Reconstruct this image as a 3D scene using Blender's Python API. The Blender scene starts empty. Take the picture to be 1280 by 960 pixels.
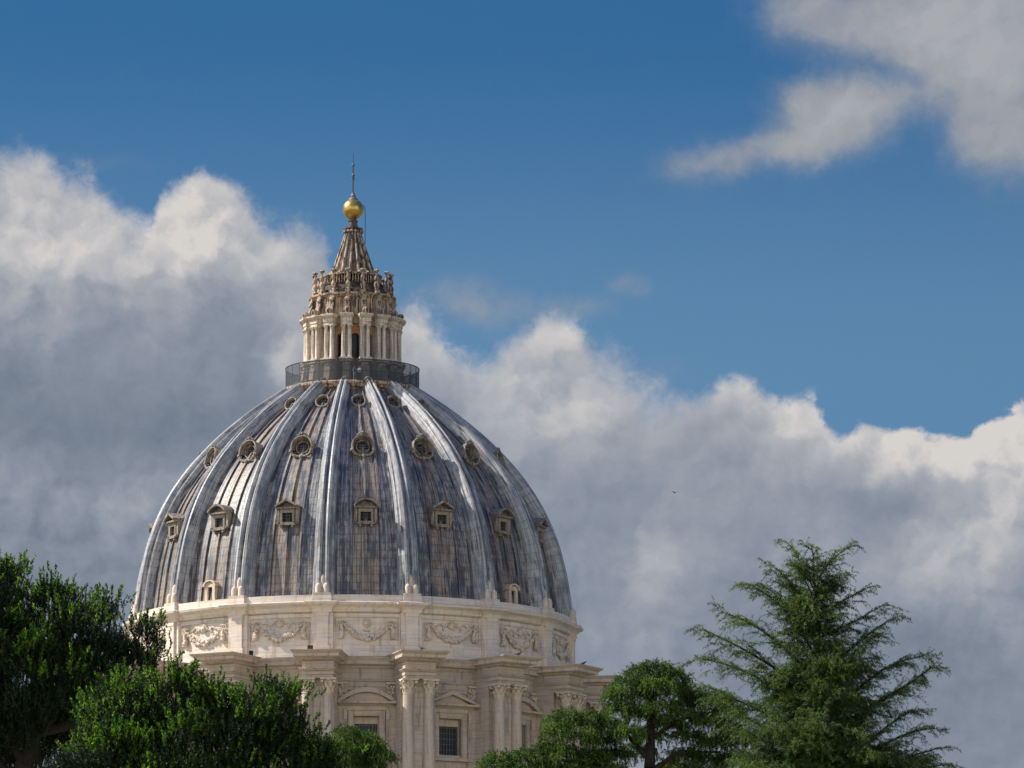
import bpy, math, random
import numpy as np
from mathutils import Vector, Matrix
R_ = math.radians
sc = bpy.context.scene
COL = sc.collection
rng = np.random.default_rng(7)
random.seed(7)

# ------------------------------------------------------------------ camera
F = 8100.0                 # focal length in units of 1/1280 of the frame width
PITCH = R_(9.2)
CAMZ = 1.7
DIST = 750.0
cam_d = bpy.data.cameras.new("camera")
cam_d.sensor_width = 36.0
cam_d.lens = 36.0 * F / 1280.0
cam_d.clip_start = 1.0
cam_d.clip_end = 20000.0
cam = bpy.data.objects.new("camera", cam_d)
COL.objects.link(cam)
cam.location = (0, 0, CAMZ)
cam.rotation_euler = (math.pi / 2 + PITCH, 0, 0)
sc.camera = cam

# ------------------------------------------------------------------ render look
sc.view_settings.view_transform = 'Standard'
sc.view_settings.look = 'None'
sc.view_settings.exposure = 0.60
sc.view_settings.gamma = 1.0
sc.cycles.use_denoising = True
sc.cycles.use_adaptive_sampling = False
sc.cycles.denoiser = 'OPENIMAGEDENOISE'
sc.cycles.denoising_prefilter = 'ACCURATE'
sc.cycles.max_bounces = 6
sc.cycles.diffuse_bounces = 3
sc.cycles.glossy_bounces = 2
sc.cycles.transmission_bounces = 3
sc.cycles.transparent_max_bounces = 8
sc.cycles.sample_clamp_indirect = 6

# ------------------------------------------------------------------ sun
SUN_AZ = R_(-96.0)         # measured from the axis dome -> camera, negative = image left
SUN_EL = R_(43.0)
sdir = Vector((math.cos(SUN_EL) * math.sin(SUN_AZ), -math.cos(SUN_EL) * math.cos(SUN_AZ), math.sin(SUN_EL)))
sl = bpy.data.lights.new("sun", 'SUN')
sl.energy = 4.8
sl.angle = R_(0.53)
sl.color = (1.0, 0.93, 0.82)
so = bpy.data.objects.new("sun", sl)
COL.objects.link(so)
so.rotation_euler = sdir.to_track_quat('Z', 'Y').to_euler()

# ------------------------------------------------------------------ node expression helper
class NT:
    def __init__(s, tree):
        s.t = tree; s.n = tree.nodes; s.l = tree.links
    def node(s, typ, ins=None, **props):
        nd = s.n.new(typ)
        for k, v in props.items(): setattr(nd, k, v)
        for k, v in (ins or {}).items(): s.put(nd.inputs[k], v)
        return nd
    def put(s, sock, v):
        if isinstance(v, E): v = v.s
        if isinstance(v, bpy.types.NodeSocket): s.l.new(v, sock)
        else: sock.default_value = v
    def e(s, sock): return E(s, sock)
    def math(s, op, *a, clamp=False):
        nd = s.n.new('ShaderNodeMath'); nd.operation = op; nd.use_clamp = clamp
        for i, v in enumerate(a): s.put(nd.inputs[i], v)
        return E(s, nd.outputs[0])
    def mix(s, f, a, b, blend='MIX'):
        nd = s.n.new('ShaderNodeMix'); nd.data_type = 'RGBA'; nd.blend_type = blend; nd.clamp_factor = True
        s.put(nd.inputs[0], f)
        s.put(nd.inputs[6], a if not isinstance(a, tuple) else (*a, 1)[:4])
        s.put(nd.inputs[7], b if not isinstance(b, tuple) else (*b, 1)[:4])
        return E(s, nd.outputs[2])
    def ramp(s, f, stops, interp='LINEAR'):
        nd = s.n.new('ShaderNodeValToRGB'); cr = nd.color_ramp; cr.interpolation = interp
        while len(cr.elements) < len(stops): cr.elements.new(0.5)
        for el, (p, c) in zip(cr.elements, stops):
            el.position = p; el.color = (*c, 1) if isinstance(c, tuple) else (c, c, c, 1)
        s.put(nd.inputs[0], f); return E(s, nd.outputs[0])
    def smooth(s, x, a, b, lo=0.0, hi=1.0):
        nd = s.n.new('ShaderNodeMapRange'); nd.interpolation_type = 'SMOOTHSTEP'; nd.clamp = True
        for i, v in enumerate((x, a, b, lo, hi)): s.put(nd.inputs[i], v)
        return E(s, nd.outputs[0])
    def vec(s, x=0.0, y=0.0, z=0.0):
        nd = s.n.new('ShaderNodeCombineXYZ')
        for i, v in enumerate((x, y, z)): s.put(nd.inputs[i], v)
        return E(s, nd.outputs[0])
    def noise(s, v, scale, detail=4.0, rough=0.55, dist=0.0, dims='3D', color=False):
        nd = s.n.new('ShaderNodeTexNoise'); nd.noise_dimensions = dims
        s.put(nd.inputs['Vector'], v); s.put(nd.inputs['Scale'], scale); nd.inputs['Detail'].default_value = detail
        nd.inputs['Roughness'].default_value = rough; nd.inputs['Distortion'].default_value = dist
        return E(s, nd.outputs[1 if color else 0])
    def voro(s, v, scale, smoothness=0.6, dims='2D', detail=0.0):
        nd = s.n.new('ShaderNodeTexVoronoi'); nd.voronoi_dimensions = dims; nd.feature = 'SMOOTH_F1'
        s.put(nd.inputs['Vector'], v); nd.inputs['Scale'].default_value = scale
        nd.inputs['Smoothness'].default_value = smoothness; nd.inputs['Detail'].default_value = detail
        return E(s, nd.outputs['Distance'])
class E:
    def __init__(s, nt, sock): s.nt = nt; s.s = sock
    def __add__(s, o): return s.nt.math('ADD', s, o)
    __radd__ = __add__
    def __mul__(s, o): return s.nt.math('MULTIPLY', s, o)
    __rmul__ = __mul__
    def __sub__(s, o): return s.nt.math('SUBTRACT', s, o)
    def __rsub__(s, o): return s.nt.math('SUBTRACT', o, s)
    def __truediv__(s, o): return s.nt.math('DIVIDE', s, o)

# ------------------------------------------------------------------ world: clear sky plus banks of cumulus, laid out by direction
world = bpy.data.worlds.new("World")
sc.world = world
world.use_nodes = True
wt = world.node_tree; wt.nodes.clear()
W = NT(wt)
tc = W.node('ShaderNodeTexCoord')
sep = W.node('ShaderNodeSeparateXYZ', {0: tc.outputs['Generated']})
dx, dy, dz = (W.e(sep.outputs[i]) for i in range(3))
nrm = W.node('ShaderNodeVectorMath', {0: W.vec(dx, dy, W.math('MAXIMUM', dz, 0.0) + 0.62)}, operation='NORMALIZE')
sky = W.node('ShaderNodeTexSky', {0: nrm.outputs[0]}, sky_type='NISHITA', sun_disc=False)
sky.sun_elevation = SUN_EL
sky.sun_rotation = math.atan2(sdir.x, sdir.y) % (2 * math.pi)
sky.altitude = 0; sky.air_density = 1.0; sky.dust_density = 0.6; sky.ozone_density = 2.5
D2 = 57.29578
az = W.math('ARCTAN2', dx, dy) * (D2 * math.cos(PITCH))       # degrees, 0 = towards the dome
el = W.math('ARCSINE', dz) * D2
PXD = F / D2
def ux(px): return (px - 640.0) / PXD
def vy(py): return 9.2 + (480.0 - py) / PXD
warp = W.noise(W.vec(az, el), 2.2, 5.0, 0.6, dims='2D', color=True)
ws = W.node('ShaderNodeSeparateColor', {0: warp})
wu = W.e(ws.outputs[0]) - 0.5; wv = W.e(ws.outputs[1]) - 0.5
warp2 = W.noise(W.vec(az + 31.0, el), 0.9, 2.0, 0.5, dims='2D', color=True)
ws2 = W.node('ShaderNodeSeparateColor', {0: warp2})
wu2 = W.e(ws2.outputs[0]) - 0.5; wv2 = W.e(ws2.outputs[1]) - 0.5
u1 = az + wu * 0.42; v1 = el + wv * 0.42
# top edge of the bank
prof = [(-560, 300), (-300, 180), (-100, 225), (-20, 215), (20, 202), (55, 208), (80, 228), (108, 228), (125, 252), (155, 272), (186, 284),
        (196, 256), (222, 238), (262, 222), (288, 236), (315, 262), (345, 292), (378, 300), (402, 312), (414, 360),
        (440, 410), (480, 395), (520, 386), (545, 412), (575, 448), (605, 462), (625, 448), (645, 424), (670, 408), (692, 402), (712, 408),
        (738, 436), (772, 460), (800, 486), (830, 500), (862, 506), (888, 488), (915, 474), (936, 480), (958, 494), (985, 500),
        (1004, 493), (1026, 520), (1046, 546), (1080, 536), (1130, 536), (1165, 548), (1200, 556), (1216, 545), (1240, 524),
        (1262, 513), (1284, 504), (1400, 470), (1600, 560), (1900, 420)]
U0, U1 = ux(-560), ux(1900)
V0, V1 = 4.0, 14.0
def curve(x, pts, lo, hi):
    nd = W.n.new('ShaderNodeFloatCurve'); c = nd.mapping.curves[0]; nd.mapping.use_clip = False
    P = sorted(((ux(a) - U0) / (U1 - U0), (b - lo) / (hi - lo)) for a, b in pts)
    while len(c.points) < len(P): c.points.new(0.5, 0.5)
    for p, (a, b) in zip(c.points, P): p.location = (a, b); p.handle_type = 'AUTO_CLAMPED'
    nd.mapping.update()
    xn = W.math('DIVIDE', x - U0, U1 - U0, clamp=True)
    W.put(nd.inputs[1], xn)
    return E(W, nd.outputs[0]) * (hi - lo) + lo
H = curve(az + wu * 0.22, [(a, vy(b)) for a, b in prof], V0, V1)
soft = curve(az, [(-560, .35), (0, .26), (130, .22), (250, .11), (340, .22), (400, .28), (520, .20), (600, .22), (690, .14), (780, .32), (900, .11), (1000, .10), (1100, .045), (1280, .04), (1900, .2)], 0, 1)
def billow(x, y):
    p = W.vec(x, y)
    return (0.62 - W.voro(p, 1.9, 0.5)) * 0.42 + (0.6 - W.voro(p, 4.6, 0.5)) * 0.20 + (W.noise(p, 7.0, 5.0, 0.62, dims='2D') - 0.5) * 0.26
b0 = billow(u1, v1)
b1 = billow(u1 - 0.10, v1 + 0.11)
fine = W.noise(W.vec(az * 1.0, el, 3.0), 5.5, 6.0, 0.68, 0.4)
d = H - el + b0 * 0.30 + wv * 0.30 + (fine - 0.5) * soft * 1.6 - 0.04
alpha = W.smooth(d / soft, -1.0, 1.0)
def gauss(blobs, x=az, y=el):
    tot = None
    for (cx, cy, rx, ry, w) in blobs:
        a = (x - ux(cx)) * (PXD / rx); b = (y - vy(cy)) * (PXD / ry)
        g = W.math('EXPONENT', (a * a + b * b) * -1.0) * w
        tot = g if tot is None else tot + g
    return tot
xw = az + wu * 0.5 + wu2 * 0.9; yw = el + wv * 0.4 + wv2 * 0.6
light = gauss([(40, 290, 110, 80, .40), (265, 285, 78, 70, .60), (180, 320, 120, 60, .26), (60, 390, 130, 50, .12), (360, 330, 60, 40, .18),
               (120, 530, 330, 75, -.13), (60, 640, 300, 60, .20), (360, 430, 40, 40, .42),
               (690, 420, 45, 30, .30), (650, 500, 75, 60, .30), (720, 520, 80, 45, .24), (530, 430, 50, 40, .36), (600, 600, 60, 60, .0),
               (860, 610, 110, 80, -.10), (820, 690, 50, 60, .16), (1010, 670, 40, 30, .08),
               (925, 500, 60, 45, .34), (1000, 515, 40, 35, .34), (900, 590, 90, 40, .10), (1110, 562, 80, 30, .62), (1180, 578, 60, 30, .30), (1255, 555, 55, 45, .60),
               (1110, 632, 100, 32, -.22), (1165, 690, 40, 50, .26), (1235, 640, 45, 60, .42), (1190, 740, 60, 40, .12), (1260, 775, 40, 30, .22), (1130, 860, 200, 90, -.14)], xw, yw)
depthlit = W.math('EXPONENT', W.math('MAXIMUM', d, 0.0) * -1.1)
relief = (b0 - b1)
rim = W.math('EXPONENT', W.math('MAXIMUM', d, 0.0) * -7.0)
bb0 = W.voro(W.vec(u1, v1), 0.85, 0.6); bb1 = W.voro(W.vec(u1 - 0.20, v1 + 0.22), 0.85, 0.6)
L = light * 0.85 + depthlit * 0.30 + rim * 0.10 + (relief + (bb1 - bb0) * 0.55) * W.math('MAXIMUM', light * 1.5 + 0.34, 0.20) + (fine - 0.5) * 0.20 + wv2 * 0.15 + 0.15 + W.smooth(az, ux(430), ux(620)) * 0.07
ccol = W.ramp(L, [(0.0, (.155, .195, .255)), (0.28, (.265, .300, .365)), (0.60, (.435, .445, .48)), (1.0, (.67, .64, .615))])
# thin clouds high on the right
q = gauss([(985, 12, 48, 34, .62), (1040, 25, 60, 42, .72), (1110, 35, 80, 50, .85), (1190, 60, 75, 75, .95), (1250, 120, 55, 75, .95), (1280, 190, 60, 55, .75), (1230, 5, 120, 50, .7), (1300, 60, 80, 100, .8), (1215, 185, 30, 40, .35),
           (1010, 132, 44, 30, .78), (1055, 135, 50, 34, .90), (1090, 142, 40, 30, .60), (1035, 172, 58, 36, .85), (985, 182, 45, 24, .66), (930, 200, 50, 24, .62), (868, 208, 50, 26, .58), (1140, 128, 50, 16, .34), (1012, 142, 14, 8, -.30),
           (600, 385, 48, 34, .62), (560, 360, 36, 26, .34), (712, 385, 65, 24, .46), (785, 352, 30, 14, .48), (820, 470, 60, 30, .30), (470, 380, 60, 40, .3), (120, 205, 70, 14, .25)], az + wu * 0.34, el + wv * 0.30)
qa = W.smooth(q + (fine - 0.5) * 0.42, -0.02, 1.15) * 0.84
qcol = W.ramp(q * 0.5 + relief * 0.9 + (bb1 - bb0) * 0.5 + (fine - 0.5) * 0.25, [(0.0, (.25, .28, .34)), (0.4, (.33, .345, .375)), (1.0, (.46, .455, .45))])
# unseen bright clouds added low behind the camera, as fill for shaded stone
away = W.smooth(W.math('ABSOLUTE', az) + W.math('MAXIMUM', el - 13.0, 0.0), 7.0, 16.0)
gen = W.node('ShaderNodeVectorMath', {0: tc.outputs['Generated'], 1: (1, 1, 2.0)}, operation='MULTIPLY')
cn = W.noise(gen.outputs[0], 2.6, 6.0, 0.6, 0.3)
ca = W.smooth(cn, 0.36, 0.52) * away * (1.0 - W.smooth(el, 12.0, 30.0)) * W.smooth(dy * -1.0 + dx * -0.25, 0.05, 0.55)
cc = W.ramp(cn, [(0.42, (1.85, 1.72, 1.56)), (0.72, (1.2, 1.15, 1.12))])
skyc = W.mix(1.0, W.e(sky.outputs[0]), (1.0, 1.0, 1.0), 'MULTIPLY')
x10 = lambda c, k=10.0: W.mix(1.0, c, (k, k, k), 'MULTIPLY')
SKYK = W.mix(W.smooth(el, 9.2, 12.6), (.86, 1.13, 1.06), (.27, .66, .82))
SKYK = W.mix(W.smooth(el, 14.0, 32.0), SKYK, (.62, 1.05, 1.45))
skyc = W.mix(1.0, W.e(sky.outputs[0]), SKYK, 'MULTIPLY')
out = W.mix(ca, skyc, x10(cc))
inwin = 1.0 - away
out = W.mix(qa * inwin, out, x10(qcol, 7.85))
out = W.mix(alpha * inwin, out, x10(ccol, 7.85))
bg = W.node('ShaderNodeBackground', {0: out, 1: 0.084})
wo = W.node('ShaderNodeOutputWorld', {0: bg.outputs[0]})
world.cycles.sampling_method = 'MANUAL'
world.cycles.sample_map_resolution = 512

# ------------------------------------------------------------------ helpers: pixels to places
def Zat(py, dist):         # height of the point at horizontal distance dist seen on image row py
    return CAMZ + dist * math.tan(PITCH + math.atan((480.0 - py) / F))
def P(px, py, dist):       # point on the vertical plane y = dist
    t = (480.0 - py) / F
    dep = dist / (math.cos(PITCH) - t * math.sin(PITCH))
    return np.array(((px - 640.0) / F * dep, dist, CAMZ + dep * (math.sin(PITCH) + t * math.cos(PITCH))))
def Rp(px, z=100.0):       # px radius of a ring round the dome axis -> metres
    return px / F * (DIST * math.cos(PITCH) + z * math.sin(PITCH))
def Zr(py, r, th=0.0):     # height of the point of ring r at azimuth th
    return Zat(py, DIST - r * math.cos(R_(th)))

# ------------------------------------------------------------------ mesh builder
class MB:
    def __init__(s): s.v = []; s.f = []; s.uv = {}; s.n = 0
    def add(s, pts, faces, uvs=None):
        b = s.n; pts = [tuple(map(float, p)) for p in pts]
        s.v += pts; s.n += len(pts)
        for k, f in enumerate(faces):
            if uvs is not None: s.uv[len(s.f)] = uvs[k]
            s.f.append(tuple(b + i for i in f))
    def box(s, x0, x1, y0, y1, z0, z1):
        s.add([(x0, y0, z0), (x1, y0, z0), (x1, y1, z0), (x0, y1, z0), (x0, y0, z1), (x1, y0, z1), (x1, y1, z1), (x0, y1, z1)],
              [(0, 3, 2, 1), (4, 5, 6, 7), (0, 1, 5, 4), (1, 2, 6, 5), (2, 3, 7, 6), (3, 0, 4, 7)])
    def grid(s, G, cu=False, cv=False, uv=None, caps=False, flip=False):
        m, n = len(G), len(G[0]); pts = [p for row in G for p in row]; fs = []; uvs = [] if uv is not None else None
        for i in range(m if cu else m - 1):
            for j in range(n if cv else n - 1):
                a, b, c, d_ = (i, j), (i, j + 1), (i + 1, j + 1), (i + 1, j)
                q_ = [a, b, c, d_] if not flip else [a, d_, c, b]
                fs.append(tuple(((x % m) * n + (y % n)) for x, y in q_))
                if uv is not None: uvs.append([uv[x][y] for x, y in q_])
        if caps:
            fs.append(tuple(range(n))); fs.append(tuple((m - 1) * n + k for k in reversed(range(n))))
            if uv is not None: uvs += [[(0, 0)] * n] * 2
        s.add(pts, fs, uvs)
    def lathe(s, prof, n=96, cx=0, cy=0, a0=0.0, a1=360.0, cap=False):
        full = abs(a1 - a0) >= 359.9; k = n if full else n + 1
        G = []
        for (r, z) in prof:
            G.append([(cx + r * math.sin(R_(a0 + (a1 - a0) * j / n)), cy - r * math.cos(R_(a0 + (a1 - a0) * j / n)), z) for j in range(k)])
        s.grid(G, cv=full)
        if cap:
            for row in (G[0], G[-1]): s.add(row, [tuple(range(len(row)))])
    def arcbox(s, r0, r1, a0, a1, z0, z1, n=8):
        A = [R_(a0 + (a1 - a0) * j / n) for j in range(n + 1)]
        G = [[(r * math.sin(a), -r * math.cos(a), z) for a in A] for r, z in ((r0, z0), (r1, z0), (r1, z1), (r0, z1))]
        s.grid(G, cu=True)
        for e in (0, n): s.add([G[i][e] for i in range(4)], [(0, 1, 2, 3) if e else (3, 2, 1, 0)])
    def ressault(s, prof, w, rin):      # stepped block projecting from the wall: prof = (overhang, z), front at rin..R
        G = [[(-w - o, -rin, z), (-w - o, -(R0 + o), z), (w + o, -(R0 + o), z), (w + o, -rin, z)] for (R0, o, z) in prof]
        s.grid(G)
        s.add(G[0], [(3, 2, 1, 0)]); s.add(G[-1], [(0, 1, 2, 3)])
    def prism(s, poly, y0, y1):          # poly in x,z extruded along y
        n = len(poly)
        s.add([(x, y0, z) for x, z in poly] + [(x, y1, z) for x, z in poly],
              [tuple(range(n)), tuple(range(2 * n - 1, n - 1, -1))] + [(i, i + n, (i + 1) % n + n, (i + 1) % n) for i in range(n)])
    def tube(s, pts, rad, n=8, cap=True):
        pts = [Vector(p) for p in pts]
        if not hasattr(rad, '__len__'): rad = [rad] * len(pts)
        G = []; up = Vector((0, 0, 1)); prev = None
        for i, p in enumerate(pts):
            t = (pts[min(i + 1, len(pts) - 1)] - pts[max(i - 1, 0)]).normalized()
            x = t.cross(up if prev is None else prev)
            if x.length < 1e-3: x = t.cross(Vector((1, 0, 0)))
            x.normalize(); y = t.cross(x); prev = None
            G.append([p + (x * math.cos(2 * math.pi * k / n) + y * math.sin(2 * math.pi * k / n)) * rad[i] for k in range(n)])
        s.grid(G, cv=True, caps=cap)
    def ball(s, c, r, n=6, m=5, sc_=(1, 1, 1)):
        G = []
        for i in range(m + 1):
            ph = math.pi * i / m; rr = max(math.sin(ph), 0.02)
            G.append([(c[0] + r * sc_[0] * rr * math.cos(2 * math.pi * k / n), c[1] + r * sc_[1] * rr * math.sin(2 * math.pi * k / n), c[2] + r * sc_[2] * math.cos(ph)) for k in range(n)])
        s.grid(G, cv=True)
    def mesh(s, name, mat, smooth=30):
        me = bpy.data.meshes.new(name)
        me.from_pydata(s.v, [], s.f)
        if s.uv:
            uvl = me.uv_layers.new(name="UVMap")
            arr = np.zeros((len(me.loops), 2), np.float32); k = 0
            for i, f in enumerate(s.f):
                u = s.uv.get(i)
                if u is not None: arr[k:k + len(f)] = u
                k += len(f)
            uvl.data.foreach_set('uv', arr.ravel())
        if mat: me.materials.append(mat)
        if smooth:
            me.shade_smooth(); me.set_sharp_from_angle(angle=R_(smooth))
        me.validate()
        return me
    def build(s, name, mat, parent=None, smooth=30, rot=0.0, loc=(0, 0, 0)):
        return link(name, s.mesh(name, mat, smooth), parent, rot, loc)
def link(name, me, parent=None, rot=0.0, loc=(0, 0, 0)):
    o = bpy.data.objects.new(name, me); COL.objects.link(o)
    if parent: o.parent = parent
    o.rotation_euler = (0, 0, rot); o.location = loc
    return o
def tag(o, label=None, cat=None, group=None, kind=None):
    for k, v in (('label', label), ('category', cat), ('group', group), ('kind', kind)):
        if v: o[k] = v
    return o
def copy_tree(o, parent=None):
    c = o.copy(); COL.objects.link(c); c.parent = parent
    for ch in list(o.children): copy_tree(ch, c)
    return c

# ------------------------------------------------------------------ materials
def new_mat(name):
    m = bpy.data.materials.new(name); m.use_nodes = True; m.node_tree.nodes.clear()
    T = NT(m.node_tree)
    return m, T
def finish(T, col, rough=0.8, bump=None, bstr=0.3, bdist=0.05, metal=0.0, spec=0.5, normal=None):
    b = T.node('ShaderNodeBsdfPrincipled')
    T.put(b.inputs['Base Color'], col if not isinstance(col, tuple) else (*col, 1)); T.put(b.inputs['Roughness'], rough)
    T.put(b.inputs['Metallic'], metal); T.put(b.inputs['Specular IOR Level'], spec)
    if bump is not None:
        bn = T.node('ShaderNodeBump', {'Strength': bstr, 'Distance': bdist, 'Height': bump})
        T.put(b.inputs['Normal'], bn.outputs[0])
    T.node('ShaderNodeOutputMaterial', {0: b.outputs[0]})
    return b
def stone_mat(name, base, dark, warm, grime=0.35, courses=True, ch=0.62, fs=1.0):
    m, T = new_mat(name)
    tcn = T.node('ShaderNodeTexCoord'); oc = tcn.outputs['Object']
    s = T.node('ShaderNodeSeparateXYZ', {0: oc}); x, y, z = (T.e(s.outputs[i]) for i in range(3))
    ang = T.math('ARCTAN2', x, y * -1.0) * 26.0 + T.math('SQRT', x * x + y * y)
    n1 = T.noise(oc, 0.35 * fs, 5, 0.6); n2 = T.noise(oc, 1.1 * fs, 4, 0.6)
    streak = T.noise(T.vec(x * 1.4, y * 1.4, z * 0.16), 1.3 * fs, 5, 0.6)
    bandn = T.noise(T.vec(ang * 0.10, 0, z * 3.2), 1.6, 4, 0.65)
    c = T.mix(T.smooth(n1, 0.38, 0.66), base, warm)
    c = T.mix(T.smooth(bandn, 0.46, 0.66) * 0.6, c, tuple(k * 0.62 for k in base))
    c = T.mix(T.smooth(n2, 0.50, 0.85) * 0.35, c, dark)
    c = T.mix(T.smooth(streak, 0.50 if fs == 1.0 else 0.44, 0.74 if fs == 1.0 else 0.60) * grime, c, dark)
    bumpv = n2 * 0.6 + bandn * 0.5
    if courses:
        br = T.node('ShaderNodeTexBrick', {'Vector': T.vec(ang, z, 0), 'Scale': 1.0, 'Mortar Size': 0.02, 'Mortar Smooth': 0.2, 'Brick Width': 1.7, 'Row Height': ch,
                                           'Color1': (.90, .89, .88, 1), 'Color2': (1.05, 1.03, 1.0, 1), 'Mortar': (.84, .82, .80, 1)})
        c = T.mix(0.8, c, T.e(br.outputs[0]), 'MULTIPLY')
    finish(T, c, 0.85, bumpv, 0.5, 0.06, spec=0.3)
    return m
M = {}
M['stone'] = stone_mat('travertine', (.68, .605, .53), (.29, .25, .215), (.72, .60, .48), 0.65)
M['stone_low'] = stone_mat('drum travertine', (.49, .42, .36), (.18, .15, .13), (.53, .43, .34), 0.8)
M['carved'] = stone_mat('carved travertine', (.60, .51, .42), (.20, .16, .13), (.62, .49, .36), 0.5, False)
M['dormer'] = stone_mat('grimy dormer stone', (.29, .245, .205), (.065, .053, .045), (.33, .265, .20), 0.75, False, fs=2.0)
M['lantern'] = stone_mat('weathered lantern stone', (.46, .365, .28), (.045, .036, .03), (.50, .33, .20), 0.95, False, fs=2.2)
M['column'] = stone_mat('lantern column stone', (.66, .58, .485), (.20, .165, .135), (.66, .54, .42), 0.6, False, fs=1.8)
M['spire'] = stone_mat('blackened spire lead', (.10, .075, .062), (.022, .019, .018), (.22, .15, .105), 0.9, False, fs=2.0)
M['ochre'] = stone_mat('ochre lantern wall', (.66, .30, .14), (.32, .14, .08), (.70, .36, .18), 0.5, False)
def lead_mat(name, bays=True, lo=0.38, bst=0.86, mo=0.045, PALE=(.37, .35, .335), MIDC=(.045, .058, .082)):
    m, T = new_mat(name)
    tcn = T.node('ShaderNodeTexCoord'); uv = tcn.outputs['UV']
    s = T.node('ShaderNodeSeparateXYZ', {0: uv}); u, v = T.e(s.outputs[0]), T.e(s.outputs[1])
    oi = T.node('ShaderNodeObjectInfo')
    seed = T.e(oi.outputs['Random']) * 37.0
    su = u + seed
    br = T.node('ShaderNodeTexBrick', {'Vector': T.vec(u, v, 0), 'Scale': 1.0, 'Mortar Size': mo, 'Mortar Smooth': 0.25, 'Brick Width': 1.0, 'Row Height': 1.0,
                                       'Color1': (0, 0, 0, 1), 'Color2': (1, 1, 1, 1), 'Mortar': (0.5, .5, .5, 1)}, offset=0.0)
    rnd = T.e(br.outputs[0]); seam = T.e(br.outputs['Fac'])
    n_st = T.noise(T.vec(su * 2.6, v * 0.07, 1.0), 1.5, 5, 0.66)
    n_st2 = T.noise(T.vec(su * 6.5, v * 0.11, 7.0), 1.5, 4, 0.6)
    n_bl = T.noise(T.vec(su * 0.9, v * 0.22, 2.0), 1.0, 5, 0.6)
    n_f = T.noise(T.vec(su * 3.0, v * 2.0, 4.0), 2.0, 5, 0.7)
    n_ho = T.noise(T.vec(su * 0.35, v * 1.1, 9.0), 1.0, 3, 0.6)
    pale = PALE; mid = MIDC; brown = (.072, .047, .040); ochre = (.30, .20, .115); dark = (.022, .025, .034)
    c = T.mix(T.smooth(n_bl + (n_st2 - 0.5) * 0.8 + (rnd - 0.5) * 0.08, lo, lo + .22), mid, pale)
    c = T.mix(T.smooth(n_st + (n_ho - 0.5) * 0.40 + (rnd - 0.5) * 0.12, 0.49, 0.60) * bst, c, brown)
    if bays:
        t = T.math('FRACT', u / 9.0)                   # position across the bay
        cen = 1.0 - T.smooth(T.math('ABSOLUTE', t - 0.5), 0.10, 0.26)
        c = T.mix(cen * T.smooth(n_bl + (n_st2 - 0.5) * 0.8, 0.40, 0.62) * 0.75, c, ochre)
    c = T.mix(T.smooth(n_st2 + (n_bl - 0.5) * 0.7, 0.54, 0.70) * 0.88, c, dark)
    c = T.mix(T.smooth(n_f, 0.6, 0.8) * 0.3, c, (.6, .58, .56))
    c = T.mix(seam * T.smooth(n_bl + n_f * 0.5, 0.55, 0.95, 0.25, 0.75), c, (.025, .03, .04))
    h = (1.0 - seam) * 0.5 + rnd * 0.12 + n_f * 0.25
    finish(T, c, T.smooth(n_f, 0.3, 0.7, 0.42, 0.62), h, 0.6, 0.06, spec=0.55)
    return m
M['lead'] = lead_mat('weathered roofing lead', True)
M['lead_rib'] = lead_mat('weathered rib lead', False, 0.33, 0.36, 0.03, (.41, .405, .40), (.14, .165, .20))
def plain(name, col, rough=0.7, metal=0.0, var=0.3, scale=2.0, spec=0.5):
    m, T = new_mat(name)
    tcn = T.node('ShaderNodeTexCoord')
    n = T.noise(tcn.outputs['Object'], scale, 5, 0.6)
    c = T.mix(T.smooth(n, 0.3, 0.7), tuple(k * (1 - var) for k in col), tuple(min(1, k * (1 + var * 0.6)) for k in col))
    finish(T, c, rough, n, 0.15, 0.02, metal, spec)
    return m
M['glass'] = plain('dark window glass', (.010, .014, .022), 0.3, 0, 0.5, 1.0, 0.2)
M['iron'] = plain('dark iron', (.03, .03, .033), 0.6)
M['bars'] = plain('grey window bars', (.12, .12, .12), 0.6)
M['black'] = plain('dark opening', (.012, .012, .014), 0.9)
M['gold'] = plain('gilded bronze', (.62, .40, .11), 0.34, 0.85, 0.32, 1.6)
M['bark'] = plain('bark', (.030, .024, .019), 0.95, 0, 0.5, 6.0, 0.2)
M['roof'] = plain('lead flashing', (.19, .20, .22), 0.6, 0, 0.3, 1.0)
def fence_mat():
    m, T = new_mat('fine dark safety mesh')
    a = T.node('ShaderNodeBsdfTransparent')
    b = T.node('ShaderNodeBsdfPrincipled', {'Base Color': (.035, .037, .042, 1), 'Roughness': 0.6})
    mx = T.node('ShaderNodeMixShader', {0: 0.70, 1: a.outputs[0], 2: b.outputs[0]})
    T.node('ShaderNodeOutputMaterial', {0: mx.outputs[0]})
    return m
M['fence'] = fence_mat()
def leaf_mat(name, c0, c1, c2, trans=0.35, clump=1.2):
    m, T = new_mat(name)
    tcn = T.node('ShaderNodeTexCoord'); g = T.node('ShaderNodeNewGeometry')
    r = T.e(g.outputs['Random Per Island'])
    n = T.noise(tcn.outputs['Object'], clump, 3, 0.6)
    c = T.mix(T.smooth(n + (r - 0.5) * 0.5, 0.30, 0.60), c0, c1)
    c = T.mix(T.smooth(n * 0.6 + r * 0.5, 0.55, 0.80), c, c2)
    b = T.node('ShaderNodeBsdfPrincipled', {'Base Color': c, 'Roughness': 0.55, 'Specular IOR Level': 0.35})
    tr = T.node('ShaderNodeBsdfTranslucent', {0: T.mix(1.0, c, (1.3, 1.5, 0.7), 'MULTIPLY')})
    mx = T.node('ShaderNodeMixShader', {0: trans, 1: b.outputs[0], 2: tr.outputs[0]})
    T.node('ShaderNodeOutputMaterial', {0: mx.outputs[0]})
    return m
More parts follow.
